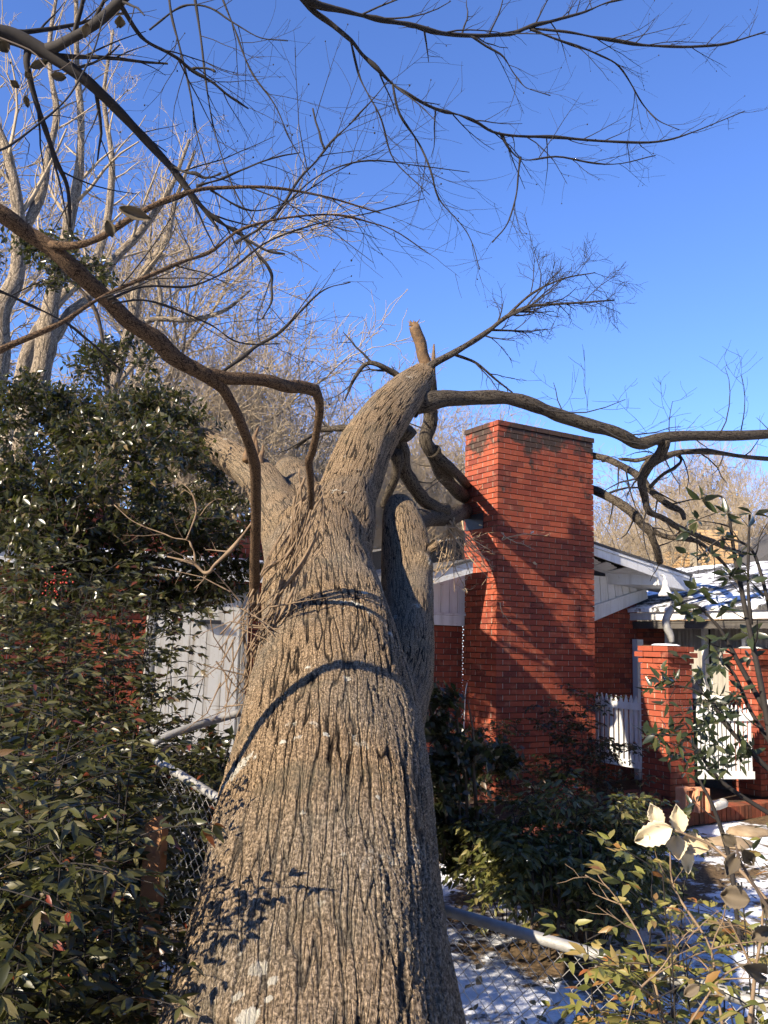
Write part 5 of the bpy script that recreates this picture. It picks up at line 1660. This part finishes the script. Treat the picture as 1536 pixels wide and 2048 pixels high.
# pale snapped twigs between the limb and the chimney
bt = empty('broken_twigs', at(930, 1100, 9.5)); tag(bt, 'bundle of pale snapped twigs jammed against the chimney above the white trim', 'twigs')
gb_ = np.random.default_rng(112)
ptw = []
hub = at(905, 1050, 9.3)
for k in range(20):
    tx, ty = gb_.uniform(850, 985), gb_.uniform(1060, 1190)
    e = at(tx, ty, gb_.uniform(9.1, 9.7))
    m1 = hub * 0.5 + e * 0.5 + gb_.normal(size=3) * 0.07
    C = catmull(np.array([hub + gb_.normal(size=3) * 0.04, m1, e]), 2)
    ptw.append((C, np.linspace(0.011, 0.003, 5)))
    grow_twigs(C, np.linspace(0.009, 0.003, 5), gb_, 0.3, 0.12, 2, (30, 70), 0.0022, 0, 5, 0.2, 0, ptw, 0.35)
for st in ([(1005, 1080, 9.5), (1030, 1070, 9.4), (1060, 1068, 9.4), (1095, 1072, 9.4)], [(1000, 1205, 9.6), (1003, 1225, 9.6), (1010, 1232, 9.6), (1020, 1245, 9.6)], [(1003, 1065, 9.5), (1020, 1082, 9.4), (1045, 1088, 9.4), (1070, 1100, 9.4)]):
    C = catmull(np.array([at(*s_) for s_ in st]), 2)[[0, 1, 3, 4, 6]]
    ptw.append((C, np.linspace(0.008, 0.003, 5)))
    grow_twigs(C, np.linspace(0.006, 0.003, 5), gb_, 0.2, 0.12, 1, (30, 70), 0.002, 0, 5, 0.2, 0, ptw, 0.35)
tag(link('twigs', twig_mesh('twigs', ptw, 5), bt, MT['twigpale']), kind='stuff')
for k in range(7):
    c = at(gb_.uniform(925, 1075), gb_.uniform(1040, 1150), 9.4)
    leaf_objects(bt, [c], np.array([gb_.normal(size=3)]), [0.06], 'dry', T_DRY, MT['leaf_dry'], gb_)

# ------------------------------------------------------------------ chain-link fence, crushed by the trunk
def chainlink(A, B, drop, label, sag=0.0, name='chain_link_fence', rails=(), post=None, rr=0.019):
    A, B = np.array(A), np.array(B)
    t = empty(name, ((A + B) / 2) * [1, 1, 0])
    tag(t, label, 'fence', 'crushed chain link fence')
    tube_obj('top_rail', [A, (A + B) / 2 + [0, 0, -sag], B], [rr] * 3, t, MT['metal'], 14, 8)
    d = B - A; L = np.linalg.norm(d); d /= L
    cell = 0.062
    nw = int(L / cell)
    wires = []
    down = np.array([0, 0, -1.0])
    npt = int(drop / cell) * 2
    nrm = unit(np.cross(d, down))
    g = np.random.default_rng(len(label))
    for j in range(nw * 2):
        x = j * cell / 2
        pts = []
        for k in range(npt):
            zz_ = 0.01 + k * cell * 0.5
            base = A + d * (x + (cell * 0.5 if (k + j) % 2 else 0)) + down * zz_
            w_ = 0.012 * math.sin(x * 9 + zz_ * 7) + 0.03 * math.sin(zz_ * 4 + x * 3)
            pts.append(base + nrm * (w_ + (0.003 if (k + j) % 2 else -0.003)) + d * 0.02 * math.sin(zz_ * 6))
        wires.append((np.array(pts), np.full(npt, 0.0019)))
    tag(link('wire_mesh', twig_mesh('wire_mesh', wires, 4), t, MT['wire']), kind='stuff')
    for st in rails:
        P, R = pxs(st)
        tube_obj('rail', P, R, t, MT['metal'], 12, 5)
    return t


chainlink(at(880, 1818, 3.25), at(1560, 2018, 2.5), 0.95, 'chain link fence with grey top rail right of the trunk, over the snow')
chainlink(at(316, 1522, 4.0), at(470, 1618, 3.5), 0.75, 'chain link fence piece with bent rails between the left shrubs and the trunk', rails=[[(305, 1486, 4.1, 8), (360, 1462, 4.2, 8), (430, 1440, 4.35, 8), (480, 1425, 4.4, 8)]])
# wooden stake
c = at(296, 1800, 2.95) * [1, 1, 0]
zt_ = at(296, 1635, 2.95)[2]
stk = link('wooden_stake', prism('wooden_stake', [c + [-0.028, 0, 0], c + [0.028, 0, 0], c + [0.03, 0, zt_ - 0.03], c + [0.005, 0, zt_], c + [-0.026, 0, zt_ - 0.02]], np.array([0.01, 0.05, 0])), None, MT['stake'])
tag(stk, 'short reddish wooden stake among the shrubs left of the trunk', 'stake')


# stones and log on the snow
def rock(px, py, s, label, seed, mat, name='stone'):
    d = Fv * FPX + Rv * (px - 768) + Uv * (1024 - py)
    c = CAM + d * (-CAM[2] / d[2])
    g = np.random.default_rng(seed)
    nu, nv = 22, 12
    ph = g.uniform(0, 6, 6)
    V = []
    for j in range(nv + 1):
        for i in range(nu):
            a, b = 2 * np.pi * i / nu, np.pi * j / nv
            n = np.array([math.cos(a) * max(math.sin(b), .01), math.sin(a) * max(math.sin(b), .01), math.cos(b)])
            r = 1 + 0.12 * math.sin(3 * n[0] + ph[0]) + 0.1 * math.sin(4 * n[1] + ph[1]) + 0.05 * math.sin(9 * n[2] + 7 * n[0] + ph[2])
            V.append(c + n * r * np.array(s))
    F = np.array([[j * nu + i, (j + 1) * nu + i, (j + 1) * nu + (i + 1) % nu, j * nu + (i + 1) % nu] for j in range(nv) for i in range(nu)])
    o = link(name, mesh_np(name, np.array(V), F), None, mat)
    tag(o, label, 'stone')


rock(1450, 1690, (0.27, 0.2, 0.07), 'brown flat stone in the snow right of the dry leaves', 3, MT['stone'])
rock(1500, 1665, (0.22, 0.2, 0.06), 'smaller brown stone near the right edge, behind the flat stone', 6, MT['stone'])
P, R = pxs([(1432, 1852, 6.0, 20), (1465, 1852, 5.95, 21), (1500, 1855, 5.9, 20)])
P[:, 2] = R.mean() * 0.75
o = tube_obj('log', P, R, None, MT['limb'], 14, 6, 0.15, 3)
tag(o, 'short dark cut log lying on the snow at lower right', 'log')


# ------------------------------------------------------------------ background trees
def grow_tree(g, H_, lean=(0, 0), r0=0.22, levels=5, spread=0.6, first=0.3, kids=(3, 4, 4, 3, 3), lfac=0.62, rmin=0.006):
    """bare tree at origin: list per level of polylines"""
    br = []
    n = 6

    def stem(p, d, L, r, lvl, upw):
        pts = [p]
        cd = unit(d)
        for k in range(n - 1):
            cd = unit(cd + g.normal(size=3) * (0.07 + 0.05 * lvl) + np.array([0, 0, upw]))
            pts.append(pts[-1] + cd * L / (n - 1))
        pts = np.array(pts)
        rad = np.linspace(r, max(r * (0.45 if lvl else 0.35), rmin * 0.6), n)
        br.append((pts, rad, lvl))
        if lvl >= levels: return
        nk = kids[lvl]
        for q in range(nk + (1 if lvl == 0 else 0) * 4):
            t = g.uniform(first if lvl == 0 else 0.25, 1.0)
            i = min(int(t * (n - 1)), n - 2); f = t * (n - 1) - i
            pp = pts[i] * (1 - f) + pts[i + 1] * f
            dd = unit(pts[i + 1] - pts[i])
            a = math.radians(g.uniform(22, 55))
            nd = unit(dd * math.cos(a) + perp(dd, g) * math.sin(a))
            rr = (rad[i] * (1 - f) + rad[i + 1] * f) * g.uniform(0.45, 0.7)
            stem(pp, nd, L * lfac * g.uniform(0.6, 1.1) * (1.15 - 0.5 * t if lvl == 0 else 1), max(rr, rmin), lvl + 1, 0.05)
        # leader continues
        if lvl < levels and lvl > 0:
            stem(pts[-1], pts[-1] - pts[-2], L * 0.55, max(rad[-1], rmin), lvl + 1, 0.05)

    stem(np.zeros(3), np.array([lean[0], lean[1], 1.0]), H_ * 0.62, r0, 0, 0.02)
    return br


def tree_meshes(name, br):
    thick = [(p, r) for p, r, l in br if l <= 1]
    fine = [(p, r) for p, r, l in br if l > 1]
    a = twig_mesh(name + '_trunk', thick, 8)
    b = twig_mesh(name + '_crown', fine, 3)
    return a, b


VAR = []
for k in range(4):
    g = np.random.default_rng(300 + k)
    br = grow_tree(g, 13.0, (g.normal() * 0.08, g.normal() * 0.05), 0.20, 4, kids=(5, 5, 6, 5, 3), rmin=0.0105)
    VAR.append(tree_meshes('far', br))
for a, b in VAR:
    a.materials.append(MT['pale']); b.materials.append(MT['fartwig'])


def place_tree(k, px, Y, scale, rot, label, group='bare trees of the wood behind the house'):
    p = at(px, 1300, Y) * [1, 1, 0]
    t = empty('bare_tree', p)
    tag(t, label, 'tree', group)
    for nm, me in zip(('trunk', 'crown'), VAR[k]):
        o = bpy.data.objects.new(nm, me); COL.objects.link(o)
        o.parent = t
        o.rotation_euler = (0, 0, rot)
        o.scale = (scale, scale, scale)


FAR = [(430, 24, 0.95), (500, 30, 1.1), (560, 27, 0.85), (620, 33, 1.0), (690, 29, 0.86), (740, 36, 1.05), (800, 31, 0.86), (860, 36, 1.0), (915, 30, 0.8), (960, 36, 0.8),
       (1010, 38, 0.78), (1100, 42, 0.7), (1200, 40, 0.62), (1240, 30, 0.45), (1290, 36, 0.55), (1340, 34, 0.6), (1400, 30, 0.62), (1450, 33, 0.72), (1510, 36, 0.8), (1560, 32, 0.8), (360, 27, 1.25), (300, 22, 1.2), (-40, 20, 1.25), (200, 26, 1.3),
       (470, 21, 0.75), (655, 24, 0.66), (770, 25, 0.7), (890, 25, 0.62), (840, 22, 0.5), (1370, 36, 0.66), (1480, 35, 0.72), (590, 40, 1.3), (720, 44, 1.3), (880, 44, 1.15)]
FAR += [(1180, 27, 0.5), (1230, 25, 0.5), (1310, 28, 0.66), (1350, 40, 0.9), (1430, 38, 0.85), (1500, 40, 0.95), (1275, 44, 0.85), (1210, 46, 0.85), (530, 22, 0.8), (610, 21, 0.7)]
FAR = [(px, Y, s_ * (0.82 if 250 < px < 760 and s_ > 0.82 else 1.0)) for px, Y, s_ in FAR]
FAR.sort()
ORD = 'first second third fourth fifth sixth seventh eighth ninth tenth eleventh twelfth thirteenth fourteenth fifteenth sixteenth seventeenth eighteenth nineteenth twentieth'.split()
ORD += ['twenty-' + o for o in ORD[:9]] + ['thirtieth'] + ['thirty-' + o for o in ORD[:9]] + ['fortieth'] + ['forty-' + o for o in ORD[:9]]
for i, (px, Y, s_) in enumerate(FAR):
    place_tree((i * 7) % 4, px, Y, s_, i * 1.37, 'bare tree of the far wood behind the house, %s trunk from the left edge' % ORD[i])

# near pale trunks at the left, traced stems with grown crowns
LEFT = [
    ('thick cream-barked bare tree at left, forking low behind the evergreen', [[(20, 1060, 13, 30), (45, 900, 13, 27), (68, 800, 13, 25), (85, 715, 13, 23), (95, 660, 13, 22), (110, 590, 13, 17), (135, 500, 13, 15), (150, 400, 13, 12), (160, 250, 13, 9), (150, 100, 13, 6), (155, -60, 13, 4)],
                                                                                [(92, 690, 13, 17), (125, 645, 13.2, 14), (170, 600, 13.5, 12), (230, 520, 13.8, 11), (285, 455, 14, 9), (340, 380, 14, 6), (380, 280, 14, 3)]]),
    ('cream-barked bare tree cut by the left edge of the picture', [[(-30, 1000, 12, 26), (-15, 800, 12, 24), (5, 660, 12, 21), (25, 560, 12, 19), (40, 470, 12, 17), (30, 380, 12, 14), (15, 320, 12, 12), (-10, 240, 12, 9), (-20, 100, 12, 6)],
                                                                    [(40, 480, 12, 12), (75, 400, 12.2, 11), (95, 320, 12.4, 9), (110, 220, 12.6, 7), (100, 100, 12.8, 5), (120, -40, 13, 3)]]),
    ('grey shaded bare trunk leaning right behind the cream-barked tree', [[(15, 900, 16, 20), (40, 760, 16, 19), (70, 680, 16, 17), (120, 600, 16, 13), (180, 540, 16, 11), (215, 440, 16, 9), (225, 330, 16, 7), (210, 200, 16, 5), (225, 60, 16, 3)]]),
    ('bare tree with branching pale stem behind the climber leaves', [[(200, 1000, 15, 18), (215, 850, 15, 16), (235, 740, 15, 14), (260, 640, 15, 12), (280, 560, 15, 10), (330, 480, 15, 8), (350, 400, 15, 5), (390, 300, 15, 3)],
                                                                     [(250, 680, 15, 8), (300, 640, 15, 7), (380, 640, 15, 6), (450, 620, 15, 4), (500, 580, 15, 2)],
                                                                     [(225, 780, 15, 7), (290, 700, 15, 6), (320, 600, 15, 5), (300, 500, 15, 4), (310, 380, 15, 2)]]),
]
for li, (lab, sts) in enumerate(LEFT):
    g = np.random.default_rng(500 + li)
    P, R = pxs(sts[0])
    base = P[0] * [1, 1, 0]
    t = empty('pale_tree', base); tag(t, lab, 'tree', 'pale trunks at the left')
    ltw = []
    for k, st in enumerate(sts):
        P, R = pxs(st)
        if k == 0:
            P = np.vstack([[P[0][0] - 0.1, P[0][1], 0.0], P]); R = np.concatenate([[R[0] * 1.3], R])
        R = R * 0.86
        tube_obj('trunk' if k == 0 else 'limb', P, R, t, MT['pale'], 12, 5, 0.25, li * 10 + k)
        C = catmull(np.hstack([P, R[:, None]]), 5)
        h0 = int(len(C) * 0.45)
        grow_twigs(C[h0:, :3], C[h0:, 3], g, 1.7, 0.40, 4, (25, 60), 0.0038, 0.10, 5, 0.02, 0, ltw, 0.2, 0.42)
    tag(link('twigs', twig_mesh('twigs', ltw, 3), t, MT['fartwig']), kind='stuff')
    print('left tree twigs', len(ltw))
print('dog twigs', len(dtw), 'fallen twigs', len(tw), 'tris', sum(len(o.data.polygons) for o in bpy.data.objects if o.type == 'MESH'))


# ------------------------------------------------------------------ leaf litter on the snow
gl = np.random.default_rng(900)
n = 2600
lp = np.stack([gl.uniform(-3.5, 5.0, n), gl.uniform(3.2, 9.2, n), np.full(n, 0.02)], 1)
lp = lp[(gl.random(n) < 0.35 + 0.65 * (np.sin(lp[:, 0] * 2.1 + 1) * np.cos(lp[:, 1] * 1.7) > -0.1))]
lp[:, 2] += gl.uniform(0.0, 0.02, len(lp))
ld = gl.normal(size=lp.shape) * [1, 1, 0.25]
lit = leaves_mesh('leaf_litter', lp, ld, gl.uniform(0.03, 0.085, len(lp)), T_DRY, gl, 0.75)
tag(link('leaf_litter', lit, None, MT['leaf_grey']), 'brown fallen leaves scattered over the snow', 'leaf litter', kind='stuff')

# ------------------------------------------------------------------ unseen evergreens added around the yard to block sky light
gw_ = np.random.default_rng(901)
wp, wd = [], []
for cx, cy, cz, rx, rz in ((3.5, -7, 5, 3.2, 5), (9.5, -3, 5.5, 3.4, 5.5), (-2, -11, 6, 3.5, 6), (13, 4.5, 5.5, 3.5, 5.5), (-9.5, 6.0, 4.5, 3.0, 4.5), (8, -10, 7, 4, 7), (-8, -16, 5, 4, 5), (-14, 3, 5, 3.5, 5)):
    for k in range(1500):
        u = unit(gw_.normal(size=3)) * gw_.random() ** 0.33
        taper = 1.15 - 0.5 * (u[2] * 0.5 + 0.5)
        wp.append(np.array([cx, cy, cz]) + u * [rx * taper, rx * taper, rz])
        wd.append(unit(u + gw_.normal(size=3) * 0.5))
wp = np.array(wp)
wm = leaves_mesh('sky_blocker_wood', wp, np.array(wd), gw_.uniform(0.35, 0.7, len(wp)), T_EVER, gw_, 0.4)
tag(link('sky_blocker_wood', wm, None, MT['leaf_ever']), 'unseen evergreen wood added around the yard to block sky light', 'wood', kind='stuff')
